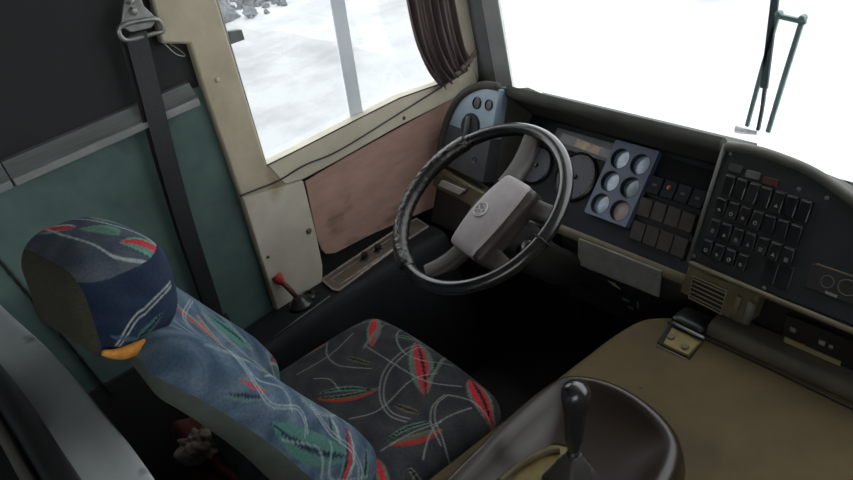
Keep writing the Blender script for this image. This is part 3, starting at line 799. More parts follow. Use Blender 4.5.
# hub pad
hp = 0.042
pc = [V((*WF.uv(a, b, hp), 0)) for a, b in ((444, 239), (470, 250), (529, 186), (503, 168))]
cen = sum(pc, V((0, 0, 0)))/4
ux = ((pc[3] - pc[0]) + (pc[2] - pc[1])).normalized(); uy = V((-ux.y, ux.x, 0))
PL = ((pc[3] - pc[0]).length + (pc[2] - pc[1]).length)/2; PW = ((pc[0] - pc[1]).length + (pc[3] - pc[2]).length)/2
def padf(q):
    x, y, z = q
    if z > 0: z -= 0.010*(x/(PL/2))**2 + 0.004*(y/(PW/2))**2
    y *= 1 - 0.10*(x/(PL/2))**2
    c = cen + ux*x + uy*y
    return WF.p(c.x, c.y, hp - 0.018 + z)
hub = MB().rbox((PL*1.02, PW*1.03, 0.040), 0.010, 20, padf).build('hub_pad', pad_m, sw, smooth=70)
side_dir = uy if uy.x > 0 else -uy
def padb(q):
    c = cen + ux*q.x + uy*q.y + side_dir*0.010
    return WF.p(c.x, c.y, hp - 0.040 + q.z)
MB().rbox((PL*1.0, PW*1.12, 0.050), 0.012, 14, padb).build('pad_base', spoke_m, sw, smooth=70, label='dark brown base under the hub pad')
# emblem : ring with a V above a W
ec = V((*WF.uv(481, 210, hp), 0)) - cen
def ept(x, y, z=0): return padf(V((ec.dot(ux), ec.dot(uy), 0.020)) + V((0, 0, 0))) + (WF.u*x*EU.x + WF.v*x*EU.y) + (WF.u*y*EV.x + WF.v*y*EV.y) + WF.n*z
EV = uy if uy.y > 0 else -uy        # emblem's up
EV = V((EV.x, EV.y)); EU = V((EV.y, -EV.x))
ER = 0.0170
def eprism(pts, z0, z1): return MB().prism(pts, z0, z1, lambda a, b, c: ept(a, b, c))
circ = lambda r, n=36: [(r*math.cos(2*PI*k/n), r*math.sin(2*PI*k/n)) for k in range(n)]
eprism(circ(ER*1.12), -0.003, 0.0010).build('emblem_disc', emb_d, hub)
emb = MB(); emb.tube([ept(*p, 0.0014) for p in circ(ER)], 0.0017, 6, closed=True)
def bar(a, b, w=0.0021):
    A = V(a)*ER; B = V(b)*ER; d = (B - A).normalized(); n2 = V((-d.y, d.x))*w/2
    pts = [tuple(A - n2), tuple(B - n2), tuple(B + n2), tuple(A + n2)]
    emb.prism(pts, 0.0005, 0.0022, lambda x, y, c: ept(x, y, c))
bar((-0.42, 0.88), (0.0, 0.12)); bar((0.42, 0.88), (0.0, 0.12))
bar((-0.86, 0.45), (-0.38, -0.88)); bar((-0.38, -0.88), (0.0, -0.08)); bar((0.0, -0.08), (0.38, -0.88)); bar((0.38, -0.88), (0.86, 0.45))
emb.build('emblem', emb_m, hub, label='pale round emblem on the hub pad')

# column under the wheel with ignition lock and stalk
sc_ = thing('steering_column', 'dark steering column shroud with ignition lock behind steering wheel', 'steering column', (0, 0.22, 0.30))
A = WF.p(0, 0, -0.012); D = -WF.n
M = Matrix.Translation(A) @ Matrix((WF.u, WF.v, WF.n)).transposed().to_4x4()
rings = []
for c_, w, d in ((A, 0.03, 0.03), (A + D*0.03, 0.034, 0.034), (A + D*0.035, 0.055, 0.05), (A + D*0.06, 0.068, 0.056), (A + D*0.12, 0.070, 0.056), (V((-0.03, 0.14, 0.63)), 0.055, 0.050), (V((-0.07, 0.24, 0.52)), 0.050, 0.05), (V((-0.10, 0.36, 0.42)), 0.050, 0.05)):
    rings.append([c_ + WF.u*a + WF.v*b for a, b in rrect(2*w, 2*d, min(w, d)*0.5, 5)])
MB().loft(rings).build('shroud', col_m, sc_, smooth=40)
ig = on(528, 247, 'y', 0.020)
IM = Matrix.Translation(ig) @ Matrix((WF.u, WF.v, WF.n)).transposed().to_4x4()
MB().tube([ig + WF.n*0.002, ig - WF.n*0.02, ig - WF.n*0.035 + V((-0.03, 0, 0)), ig - WF.n*0.05 + V((-0.07, 0.0, 0))], 0.017, 16).build('lock_housing', blk, sc_, smooth=60)
MB().tube([IM @ V((0.0112*math.cos(2*PI*k/20), 0.0112*math.sin(2*PI*k/20), 0.007)) for k in range(20)], 0.0022, 6, closed=True).build('lock_ring', MATS['worn_chrome_pale'], sc_, smooth=180)
lk = MB().lathe([(0.0125, -0.004), (0.0125, 0.005), (0.0100, 0.0075), (0.0085, 0.006), (0.001, 0.006)], IM, 20).build('ignition_lock', mat('lock_face', (0.50, 0.49, 0.46), 0.4, (0.36, 0.35, 0.33), 60), sc_, smooth=45)
MB().box((-0.0012, -0.006, 0.006), (0.0012, 0.006, 0.0085), IM).build('key_slot', blk, lk)
MB().tube([on(556, 224, 'y', 0.05), on(541, 224, 'y', 0.04), on(527, 224, 'y', 0.03)], lambda t: 0.0035 + 0.003*t, 10).build('stalk', trim_grey, sc_, smooth=180)
MB().tube([V((0.04, 0.07, 0.79)), on(553, 225, 'y', 0.05)], 0.004, 8).build('stalk', trim_grey, sc_, smooth=180)

# ================================================================== DASHBOARD
dash = thing('dashboard', 'dark worn dashboard with gauges and rocker switches behind steering wheel', 'dashboard', (0.0, 0.42, 0.30))
IP = Frame((0, 0.35, 0.638), (1, 0, 0), (0, 0.7071, 0.7071))
XL, XR = -0.357, 0.322
# hood roll + top sloping down to the windscreen
hp_ = [(0.425, 0.868), (0.414, 0.876), (0.410, 0.889), (0.414, 0.901), (0.424, 0.908), (0.433, 0.902), (0.452, 0.868), (0.50, 0.808), (0.552, 0.765), (0.552, 0.75), (0.495, 0.79)]
MB().loft([[V((x, a, b)) for a, b in hp_] for x in (XL, XR)]).build('hood', hood_m, dash, smooth=50)
# recess wall and the body below
MB().prism([(XL, -0.060), (0.322, -0.060), (0.322, 0.215), (XL, 0.215)], -0.05, 0.0, lambda a, b, c: IP.p(a, b, c)).build('instrument_panel', inst_m, dash, bevel=0.002)
ipo = bpy.data.objects['instrument_panel']
MB().box((XL, 0.495, 0.77), (0.322, 0.55, 0.835)).build('recess_wall', blk, dash)
MB().tube([on(524, 108, 'y', 0.493), on(580, 126, 'y', 0.493)], 0.0018, 6).build('slot_highlight', trim_grey, dash, smooth=180)  # pale tube that draws the highlight along the slot's edge
# sides closing the binnacle
sd = [(0.29, 0.585), (0.42, 0.870), (0.415, 0.90), (0.50, 0.87), (0.55, 0.83), (0.55, 0.45), (0.30, 0.45)]
MB().prism(sd, -0.006, 0.0, lambda a, b, c: V((XL + c, a, b))).build('binnacle_side', trim_grey, dash, bevel=0.0015)
# lip below the instruments, lower fascia
lipp = [(0.318, 0.603), (0.308, 0.598), (0.300, 0.588), (0.300, 0.576), (0.308, 0.570), (0.335, 0.570), (0.335, 0.603)]
MB().loft([[V((x, a, b)) for a, b in lipp] for x in (-0.30, 0.322)]).build('lower_lip', trim_brown, dash, smooth=50)
MB().box((-0.115, 0.322, 0.345), (0.31, 0.55, 0.575)).build('lower_fascia', dashm, dash, bevel=0.006)
MB().box((-0.545, 0.36, 0.20), (-0.115, 0.55, 0.58)).build('lower_fascia', blk, dash, bevel=0.006)
# silver blanking plate
LF = Frame((0, 0.300, 0.60), (1, 0, 0), (0, 0.0, 1))
c4 = [LF.uv(a, b) for a, b in ((578, 264), (659, 297), (662, 271), (579, 238))]
MB().prism(c4, -0.003, 0.003, lambda a, b, c: LF.p(a, b, c)).build('blanking_plate', silver, dash, bevel=0.002, label='dull silver blank plate')
for q in ((583, 243), (657, 274)):
    u_, v_ = LF.uv(*q)
    MB().lathe([(0.003, 0.003), (0.003, 0.005), (0.001, 0.006)], LF.mat(u_, v_), 8).build('screw', trim_brown, bpy.data.objects['blanking_plate'])
# gauge plate with six round gauges
def ip(a, b, c): return IP.p(a, b, c)
GC = [(u_, v_) for v_ in (0.157, 0.0945, 0.032) for u_ in (0.0045, 0.068)]
GH = 0.016; GR = 0.0272
bmg = bmesh.new()
def ring_edges(pts):
    vs = [bmg.verts.new(IP.p(a, b, GH)) for a, b in pts]
    return [bmg.edges.new((vs[i], vs[(i+1) % len(vs)])) for i in range(len(vs))]
ee = ring_edges(rrect(0.137, 0.203, 0.005, 4, 0.036, 0.0995))
for (u_, v_) in GC: ee += ring_edges([(u_ + GR*math.cos(2*PI*k/36), v_ + GR*math.sin(2*PI*k/36)) for k in range(36)])
bmesh.ops.triangle_fill(bmg, edges=ee, use_beauty=True, normal=IP.n)
bmg.verts.ensure_lookup_table(); bmg.verts.index_update()
pm = MB().add([v.co.copy() for v in bmg.verts], [tuple(v.index for v in f.verts) for f in bmg.faces]); bmg.free()
ro = rrect(0.137, 0.203, 0.005, 4, 0.036, 0.0995)
pm.loft([[ip(a, b, GH) for a, b in ro], [ip(a, b, -0.002) for a, b in ro]], False, False)
gp = pm.build('gauge_plate', plate_m, dash, label='blue grey plate holding six round gauges')
for k, (u_, v_) in enumerate(GC):
    fm = {5: gaugeface2, 3: gaugeface3}.get(k, gaugeface)
    g = MB().lathe([(GR + 0.0012, GH - 0.001), (GR + 0.0008, GH + 0.0008), (GR - 0.0004, GH + 0.0006), (GR - 0.001, GH - 0.002), (GR - 0.0016, 0.001)], IP.mat(u_, v_), 36, False, False).build('gauge', bezel, gp, smooth=50)
    MB().lathe([(GR - 0.0012, 0.0022), (0.001, 0.0024)], IP.mat(u_, v_), 36, False, True).build('gauge_glass', fm, gp, smooth=180)
# warning display and large speedometer
MB().prism(rrect(0.205, 0.052, 0.004, 3, -0.140, 0.166), 0.0, 0.006, ip).build('display_surround', mat('display_surround', (0.075, 0.072, 0.075), 0.5), ipo, bevel=0.0015)
def ipoly(pts): return [IP.uv(a, b, 0.006) for a, b in pts]
MB().prism(ipoly([(558, 141), (609, 159), (613, 151), (563, 133)]), 0.004, 0.0072, ip).build('warning_display', greydisp, ipo)
MB().prism(ipoly([(574, 146), (598, 155), (602, 148), (578, 139)]), 0.005, 0.0078, ip).build('warning_display', amber, ipo, label='amber lit part of warning display')
def dial(u_, v_, r, name):
    d = MB().lathe([(r*1.12, 0.0), (r*1.12, 0.006), (r*1.06, 0.009), (r, 0.007), (r, 0.004)], IP.mat(u_, v_), 40, True, False).build(name, bezel, ipo, smooth=40)
    MB().lathe([(r, 0.0045), (0.001, 0.0046)], IP.mat(u_, v_), 40, False, True).build('dial_face', dialface, ipo, smooth=180)
    mk = MB()
    for i in range(25):
        a = math.radians(225 - 270*i/24); L_ = 0.16 if i % 4 == 0 else 0.09
        ca, sa = math.cos(a), math.sin(a); n_ = (-sa*0.0007, ca*0.0007)
        p = [(u_ + ca*r*0.93 - n_[0], v_ + sa*r*0.93 - n_[1]), (u_ + ca*r*0.93 + n_[0], v_ + sa*r*0.93 + n_[1]),
             (u_ + ca*r*(0.93-L_) + n_[0], v_ + sa*r*(0.93-L_) + n_[1]), (u_ + ca*r*(0.93-L_) - n_[0], v_ + sa*r*(0.93-L_) - n_[1])]
        mk.prism(p, 0.0045, 0.0055, ip)
    mk.build('dial_marks', dialmark, ipo)
    a = math.radians(215); nd = MB().tube([IP.p(u_, v_, 0.008), IP.p(u_ + math.cos(a)*r*0.7, v_ + math.sin(a)*r*0.7, 0.008)], lambda t: 0.0016 - 0.001*t, 6)
    nd.build('needle', symb, ipo); MB().lathe([(0.007, 0.005), (0.006, 0.010), (0.001, 0.011)], IP.mat(u_, v_), 14).build('needle_cap', bezel, ipo, smooth=45)
dial(-0.116, 0.078, 0.062, 'speedometer')
dial(-0.262, 0.074, 0.050, 'tachometer')
# red lamp symbols by the left dial
for (u_, v_, m_) in ((-0.318, 0.055, redlens), (-0.318, 0.075, symb), (-0.315, 0.095, symb)):
    MB().lathe([(0.005, 0), (0.005, 0.002), (0.001, 0.003)], IP.mat(u_, v_), 10).build('tell_tale', m_, ipo)
# dark screen and 12 rocker switches
MB().prism(rrect(0.150, 0.052, 0.004, 3, 0.196, 0.168), 0.0, 0.003, ip).build('screen_recess', screen_m, ipo, bevel=0.001)
for r_, v_ in enumerate((0.120, 0.060, -0.001)):
    MB().prism([(0.112, v_ - 0.029), (0.272, v_ - 0.029), (0.272, v_ - 0.020), (0.112, v_ - 0.020)], 0.0, 0.003, ip).build('switch_slot', blackgap, ipo)
    for c_ in range(4):
        u_ = (0.128, 0.129, 0.137)[r_] + c_*0.0405
        pf = [(-0.0225, 0.0), (-0.0225, 0.009), (-0.004, 0.012), (0.0225, 0.018), (0.0225, 0.0)] if r_ else [(-0.0225, 0), (-0.0225, 0.012), (0.0, 0.010), (0.0225, 0.012), (0.0225, 0)]
        s1 = MB().loft([[IP.p(u_ + e, v_ + a, b) for a, b in pf] for e in (-0.0182, 0.0182)]).build('rocker_switch', swm if r_ else inst_m, dash, bevel=0.002)
        if (r_, c_) == (0, 1): MB().lathe([(0.006, 0.008), (0.006, 0.0125), (0.001, 0.0135)], IP.mat(u_, v_ + 0.004), 14).build('red_lens', redlens, s1)
        elif r_ == 0: MB().prism(rrect(0.012, 0.006, 0.002, 3, u_, v_), 0.006, 0.0118, ip).build('symbol', mat('dim_symbol', (0.07, 0.07, 0.085), 0.5) if 'dim_symbol' not in MATS else MATS['dim_symbol'], s1)
# left end plate
EP = Frame((-0.36, 0.30, 0.715), (1, 0, 0), (0, 0.447, 0.894))
def ep(a, b, c): return EP.p(a, b, c)
arc = [V((a, b, 0)) for a, b in ((0.0, 0.215), (-0.06, 0.210), (-0.118, 0.186), (-0.160, 0.150), (-0.186, 0.100), (-0.199, 0.035), (-0.200, -0.04))]
arcs = smoothpts(arc, 6)
poly = [(0.0, -0.05)] + [(p.x, p.y) for p in arcs][0:0]
poly = [(p.x, p.y) for p in arcs] + [(0.0, -0.05)]
MB().prism(poly, -0.05, 0.0, ep).build('end_plate', endp_m, dash, bevel=0.001, label='blue grey end plate at left of dashboard')
epo = bpy.data.objects['end_plate']
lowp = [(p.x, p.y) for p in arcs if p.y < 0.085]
MB().prism([(0.0015, -0.05), (0.0015, 0.075)] + [(lowp[0][0], 0.08)] + lowp, -0.052, 0.0012, ep).build('plate_shade', mat('plate_shade_grey', (0.060, 0.066, 0.074), 0.5, (0.038, 0.041, 0.045), 10), epo)  # grey below, blue above: the plate's shading and sheen put into colour
MB().tube([EP.p(p.x - 0.004, p.y + 0.006, 0.002) for p in arcs], 0.0115, 12).build('end_rim', hood_m, dash, smooth=180)
MB().loft([[EP.p(p.x - 0.004, p.y + 0.004, 0.01) for p in arcs], [EP.p(p.x - 0.012, p.y + 0.006, -0.10) for p in arcs]], False, False, closed=False).build('end_rim', hood_m, dash, smooth=180)
for (px, py, r_) in ((477, 103, 0.0175), (489, 105, 0.0155)):
    u_, v_ = EP.uv(px, py)
    MB().lathe([(r_, 0.0), (r_, 0.003), (r_*0.86, 0.004), (r_*0.8, 0.001)], EP.mat(u_, v_), 24, True, True).build('socket', blk, epo, smooth=40)
u_, v_ = EP.uv(471, 126)
ls = MB().lathe([(0.037, 0.0), (0.037, 0.006), (0.033, 0.010), (0.028, 0.010), (0.001, 0.0105)], EP.mat(u_, v_), 30).build('light_switch', blk, epo, smooth=40)
MB().prism(rrect(0.010, 0.056, 0.004, 4), 0.010, 0.022, lambda a, b, c: EP.mat(u_, v_) @ V((a, b, c))).build('switch_grip', mat('grip_grey', (0.12, 0.13, 0.14), 0.4), epo, bevel=0.0015)
u_, v_ = EP.uv(475, 160)
MB().lathe([(0.009, 0.0), (0.009, 0.003), (0.006, 0.001)], EP.mat(u_, v_), 20).build('socket', blk, epo, smooth=40)
for q in ((497, 91), (452, 118)):
    u_, v_ = EP.uv(*q); MB().lathe([(0.004, 0), (0.004, 0.001), (0.001, 0.002)], EP.mat(u_, v_), 10).build('screw', alu, epo)
# ashtray box under the end plate
BF = Frame((-0.36, 0.262, 0.64), (1, 0, 0), (0, 0.447, 0.894))
def bf(a, b, c): return BF.p(a, b, c)
c4 = [BF.uv(a, b) for a, b in ((432, 186), (484, 214), (489, 196), (437, 165))]
MB().prism(c4, -0.06, 0.0, bf).build('ashtray_surround', trim_brown, dash, bevel=0.006)
c4 = [BF.uv(a, b) for a, b in ((440, 186), (462, 195), (467, 190), (444, 180))]
MB().prism(c4, 0.0, 0.010, bf).build('ashtray', mat('ashtray_grey', (0.40, 0.39, 0.38), 0.4), dash, bevel=0.002)
fr4 = [BF.p(*BF.uv(a, b), 0.002) for a, b in ((439, 176), (445, 175), (470, 187), (466, 193))]
MB().tube(fr4, 0.002, 6).build('ashtray_frame', trim_grey, dash, smooth=180)
c4 = [BF.uv(a, b) for a, b in ((434, 186), (484, 214))]
c4 = [c4[0], (c4[0][0], -0.148), (c4[1][0], -0.148), c4[1]]
MB().prism(c4, -0.08, -0.008, bf).build('lower_fascia', col_m, dash, bevel=0.006)

# radio below the blank plate
cr_ = thing('car_radio', 'black radio with small buttons under silver blank plate', 'radio', LF.p(0.03, -0.20, 0))
RF = Frame((0, 0.3175, 0.60), (1, 0, 0), (0, 0.0, 1)); rf = lambda a, b, c: RF.p(a, b, c)
c4 = [RF.uv(a, b) for a, b in ((578, 289), (644, 316), (649, 297), (579, 267))]
MB().prism(c4, -0.004, 0.004, rf).build('radio_face', blk, cr_, bevel=0.002)
for (px, py, w, h, m_) in ((627, 299, 0.022, 0.006, 'b'), (632, 307, 0.018, 0.006, 'b'), (583, 282, 0.016, 0.016, 'k'), (590, 285, 0.012, 0.006, 'k'), (639, 304, 0.005, 0.02, 'g')):
    u_, v_ = RF.uv(px, py)
    MB().prism(rrect(w, h, min(w, h)*0.3, 3, u_, v_), 0.003, 0.009, rf).build('button', {'b': mat('teal_button', (0.07, 0.11, 0.125), 0.4) if 'teal_button' not in MATS else MATS['teal_button'], 'k': inst_m, 'g': trim_grey}[m_], cr_, bevel=0.001)
u_, v_ = RF.uv(616, 284)
MB().prism([(u_-0.022, v_+0.006), (u_-0.008, v_-0.004), (u_+0.018, v_-0.006), (u_+0.004, v_+0.002), (u_, v_+0.008), (u_-0.01, v_+0.005)], 0.004, 0.006, rf).build('torn_sticker', mat('cream_sticker', (0.42, 0.36, 0.22), 0.8), cr_)

# ================================================================== RIGHT SWITCH CONSOLE
swc = thing('switch_console', 'black angled console with rows of rocker switches right of dashboard', 'control panel', (0.60, 0.40, 0.30))
RP = Frame((0.332, 0.28, 0.668), (1, 0, 0), (0, 0.523, 0.852)); rp = lambda a, b, c: RP.p(a, b, c)
top = smoothpts([V((a, b, 0)) for a, b in ((0.004, 0.268), (0.06, 0.273), (0.122, 0.270), (0.199, 0.258), (0.283, 0.229), (0.36, 0.19), (0.45, 0.12), (0.52, 0.03))], 6)
poly = [(p.x, p.y) for p in reversed(top)] + [(0.0, 0.0), (0.52, 0.0)]
MB().prism(poly, -0.04, 0.0, rp).build('face_panel', console_m, swc, bevel=0.002)
fpo = bpy.data.objects['face_panel']
MB().tube([RP.p(p.x, p.y - 0.004, 0.0) for p in top], 0.011, 12).build('top_edge', mat('worn_top_edge', (0.095, 0.092, 0.072), 0.6, (0.06, 0.06, 0.047), 14), swc, smooth=180)
MB().loft([[RP.p(p.x, p.y, 0.0) for p in top], [RP.p(p.x, p.y, -0.0) + V((0, 0.14, -0.10)) for p in top]], False, False, closed=False).build('console_top', hood_m, swc, smooth=180)
MB().tube([RP.p(-0.001, 0.0, 0.003), RP.p(-0.001, 0.268, 0.003)], 0.0045, 8).build('side_edge', trim_grey, swc, smooth=180)
for q in ((731, 154), (694, 256), (827, 198), (764, 288), (799, 189)):
    u_, v_ = RP.uv(*q); MB().lathe([(0.0045, 0), (0.0045, 0.0015), (0.001, 0.003)], RP.mat(u_, v_), 10).build('screw', trim_grey, fpo)
# indicator lamps
for i, u_ in enumerate((0.040, 0.081, 0.122)):
    MB().prism(rrect(0.032, 0.016, 0.004, 3, u_, 0.224 - 0.004*i), 0.0, 0.005, rp).build('indicator_lamp', (mat('lamp_grey', (0.10, 0.10, 0.09), 0.5) if i == 1 else mat('lamp_dim', (0.035, 0.033, 0.03), 0.5) if i == 0 else reddim), swc, bevel=0.001)
gl = 0
def glyph(par, u_, v_, kind_):
    g = MB(); c = 0.0112
    if kind_ == 0: g.prism([(u_-0.004, v_-0.003), (u_+0.004, v_-0.003), (u_, v_+0.004)], c, c+0.0006, rp)
    elif kind_ == 1: g.tube([RP.p(u_ + 0.0034*math.cos(2*PI*j/12), v_ + 0.0034*math.sin(2*PI*j/12), c) for j in range(12)], 0.0009, 5, closed=True)
    elif kind_ == 2:
        for d_ in (-0.003, 0, 0.003): g.prism([(u_-0.004, v_+d_-0.0007), (u_+0.004, v_+d_-0.0007), (u_+0.004, v_+d_+0.0007), (u_-0.004, v_+d_+0.0007)], c, c+0.0006, rp)
    else: g.prism([(u_-0.0045, v_+0.002), (u_-0.001, v_-0.004), (u_+0.004, v_-0.001), (u_+0.001, v_+0.001), (u_+0.0015, v_+0.004), (u_-0.001, v_+0.003)], c, c+0.0006, rp)
    g.build('symbol', symb, par)
rows = [(0.186, 0.0385, 7, 0.046), (0.138, 0.036, 7, 0.040), (0.091, 0.036, 7, 0.040), (0.046, 0.034, 4, 0.036)]
for ri, (v_, ua, n_, hgt) in enumerate(rows):
    for j in range(n_):
        u_ = ua + j*0.0283
        vv = v_ - 0.0012*j
        h2 = hgt/2 - 0.001
        up = random.random() < 0.5
        pf = [(-h2, 0.0), (-h2, 0.012 if up else 0.007), (0.0, 0.0085), (h2, 0.007 if up else 0.012), (h2, 0.0)]
        s_ = MB().loft([[RP.p(u_ + e, vv + a, b) for a, b in pf] for e in (-0.0118, 0.0118)]).build('rocker_switch', swm2, swc, bevel=0.0015)
        e_ = MB()
        if ri == 0:
            e_.tube([RP.p(u_ + 0.0112, vv - h2 + 0.003, 0.012), RP.p(u_ + 0.0112, vv + h2*0.2, 0.0105)], 0.0008, 5)
        e_.tube([RP.p(u_ - 0.009, vv + h2 - 0.003, 0.0105 if up else 0.0125), RP.p(u_ + 0.010, vv + h2 - 0.003, 0.0105 if up else 0.0125)], 0.0007, 5)
        e_.build('worn_edge', swedge, s_)
        if ri >= 1 and not (ri == 1 and j >= 4) or (ri == 0 and j == 4): glyph(s_, u_ + 0.001, vv - h2*0.35, (j*2 + ri*3) % 4)
for u_ in (0.180, 0.212):
    MB().prism(rrect(0.028, 0.048, 0.003, 3, u_, 0.042), 0.0, 0.004, rp).build('switch_blank', swm2, swc, bevel=0.0015)
# embossed badge plate with two dials
pbd = MB().prism(rrect(0.115, 0.050, 0.005, 3, 0.311, 0.062), 0.0, 0.003, rp).build('badge_plate', mat('badge_dark', (0.022, 0.022, 0.02), 0.5), swc, bevel=0.0015)
tmp = MB()
tmp.tube([RP.p(0.330 + 0.017*math.cos(2*PI*j/18), 0.064 + 0.015*math.sin(2*PI*j/18), 0.003) for j in range(18)], 0.0016, 6, closed=True)
tmp.tube([RP.p(0.292 + 0.012*math.cos(2*PI*j/18), 0.062 + 0.012*math.sin(2*PI*j/18), 0.003) for j in range(18)], 0.0014, 6, closed=True)
tmp.build('badge_relief', mat('badge_relief', (0.06, 0.06, 0.056), 0.5), pbd)
MB().tube([RP.p(0.262, 0.088, 0.002), RP.p(0.366, 0.088, 0.002)], 0.0018, 6).build('badge_edge', trim_brown, pbd)
MB().prism([(0.295, 0.040), (0.318, 0.039), (0.318, 0.044), (0.295, 0.045)], 0.002, 0.004, rp).build('badge_mark', symb, pbd)
# lower fascia: beige strip with vent, dark recess with radio, bottom ledge
FF = Frame((0.34, 0.268, 0.655), (1, 0, 0), (0, 0.10, 0.995)); ff = lambda a, b, c: FF.p(a, b, c)
MB().box((0.332, 0.305, 0.50), (0.95, 0.50, 0.66)).build('lower_body', blk, swc, bevel=0.003)
c6 = [FF.uv(a, b) for a, b in ((679, 292), (689, 263), (760, 293), (750, 322), (744, 326), (726, 318))]
MB().prism(c6, -0.04, 0.0, ff).build('vent_surround', trim_brown, swc, bevel=0.006)
MB().tube([FF.p(*FF.uv(690, 263), 0.0), FF.p(*FF.uv(770, 297), 0.0), FF.p(*FF.uv(870, 338), 0.0)], 0.006, 8).build('trim_strip', trim_brown, swc, smooth=180)
c4 = [FF.uv(a, b) for a, b in ((690, 297), (694, 275), (728, 290), (722, 313))]
vn = MB().prism(c4, -0.004, 0.002, ff).build('air_vent', blackgap, swc)
a_, b_, c_, d_ = [FF.p(*q, 0.004) for q in c4]
MB().tube([a_, b_, c_, d_], 0.0024, 6, closed=True).build('vent_frame', mat('vent_beige', (0.26, 0.215, 0.13), 0.5), vn, smooth=60)
for i in range(5):
    t = (i + 0.7)/5.4
    p, q = a_.lerp(b_, t), d_.lerp(c_, t)
    MB().tube([p, q], 0.0019, 6, flat=0.6).build('vent_slat', MATS['vent_beige'], vn)
# thumb rolls beside the vent
for (qa, qb, r_) in (((733, 317), (741, 296), 0.008), ((746, 322), (754, 302), 0.011)):
    MB().tube([FF.p(*FF.uv(*qa), 0.002), FF.p(*FF.uv(*qb), 0.004)], lambda t: r_*(0.8 + 0.5*math.sin(PI*t)), 12).build('fascia_rib', trim_brown if r_ < 0.01 else trim_grey, swc, smooth=180)
# ledge at foot of console
lg = [(0.300, 0.552), (0.262, 0.549), (0.248, 0.543), (0.240, 0.534), (0.238, 0.523), (0.30, 0.5215)]
MB().loft([[V((x, a, b)) for a, b in lg] for x in (0.40, 1.0)]).build('foot_ledge', mat('ledge_brown', (0.085, 0.070, 0.048), 0.6, (0.055, 0.046, 0.032), 12), swc, smooth=50)
# right radio
r2 = thing('car_radio', 'black radio with gold trim strip set in right console recess', 'radio', FF.p(0.28, -0.1, 0))
QF = Frame((0.34, 0.303, 0.655), (1, 0, 0), (0, 0.10, 0.995)); qf = lambda a, b, c: QF.p(a, b, c)
c4 = [QF.uv(a, b) for a, b in ((783, 342), (875, 380), (880, 352), (787, 313))]
MB().prism(c4, -0.002, 0.006, qf).build('radio_face', blk, r2, bevel=0.002)
c4 = [QF.uv(a, b) for a, b in ((786, 340), (842, 364), (843, 360), (787, 335))]
MB().prism(c4, 0.005, 0.009, qf).build('gold_strip', mat('dull_gold', (0.26, 0.22, 0.11), 0.45), r2)
for (px, py, w, h) in ((795, 328, 0.012, 0.010), (824, 341, 0.012, 0.010), (833, 345, 0.007, 0.006)):
    u_, v_ = QF.uv(px, py)
    MB().prism(rrect(w, h, 0.001, 2, u_, v_), 0.005, 0.009, qf).build('button', symb, r2)
for (px, py) in ((799, 340), (806, 343)):
    u_, v_ = QF.uv(px, py)
    MB().prism(rrect(0.010, 0.005, 0.001, 2, u_, v_), 0.008, 0.011, qf).build('button', yell, r2)

# ================================================================== ENGINE COVER
ec_ = thing('engine_cover', 'worn olive brown engine cover filling right side of cab', 'engine cover', (0.7, -0.3, 0.0))
ZE = 0.52
ol = smoothpts([V((a, b, 0)) for a, b in ((0.228, -0.80), (0.228, -0.6), (0.229, -0.2), (0.231, 0.05), (0.236, 0.15), (0.256, 0.215), (0.32, 0.262), (0.42, 0.280), (0.60, 0.285), (1.00, 0.285))], 6)
plan = [(p.x, p.y) for p in ol] + [(1.10, 0.0), (1.12, -0.4), (1.10, -0.80)]
plan.reverse()
MB().prism(plan, 0.0, ZE, XY).build('cover_shell', cover_m, ec_, bevel=0.030, seg=5)
# hinge latch
LZ = lambda px, py, z=ZE: on(px, py, 'z', z)
bs = [LZ(a, b) for a, b in ((657, 343), (672, 322), (706, 338), (690, 360))]
MB().loft([[p for p in bs], [p + V((0, 0, 0.003)) for p in bs]]).build('latch_recess', blackgap, ec_)
lt4 = [LZ(a, b, ZE + 0.010) for a, b in ((663, 343), (672, 327), (702, 340), (688, 355))]
lpo = MB().loft([[p + V((0, 0, -0.008)) for p in lt4], lt4]).build('latch_plate', yell, ec_, bevel=0.002, label='yellow hinge plate with two bolts')
for q in ((671, 337), (685, 347)):
    p = LZ(*q, ZE + 0.011)
    MB().lathe([(0.009, 0), (0.009, 0.003), (0.007, 0.004), (0.003, 0.003), (0.001, 0.003)], Matrix.Translation(p), 12).build('bolt', trim_brown, lpo, smooth=40)
MB().tube([LZ(673, 323, ZE + 0.02), LZ(704, 338, ZE + 0.02)], 0.0035, 8).build('hinge_pin', alu, ec_, smooth=180)
MB().tube([LZ(657, 346), LZ(687, 360)], 0.003, 6).build('latch_edge', trim_grey, ec_, smooth=180)
rb_ = MB().rbox((0.085, 0.060, 0.03), 0.014, 8, None, Matrix.Translation(LZ(693, 322, ZE + 0.012)))
rb_.build('latch_handle', blk, ec_, smooth=180, label='black rubber latch handle')
# seam groove running along the dash foot
gr = [LZ(a, b, ZE + 0.002) for a, b in ((668, 322), (690, 332), (712, 342), (760, 364), (853, 409), (880, 422))]
MB().tube(smoothpts(gr, 4), 0.0028, 6).build('edge_seal', blk, ec_, smooth=180)
p = LZ(641, 387, ZE + 0.001); MB().lathe([(0.004, 0), (0.002, 0.001)], Matrix.Translation(p), 8).build('plug', blk, ec_)

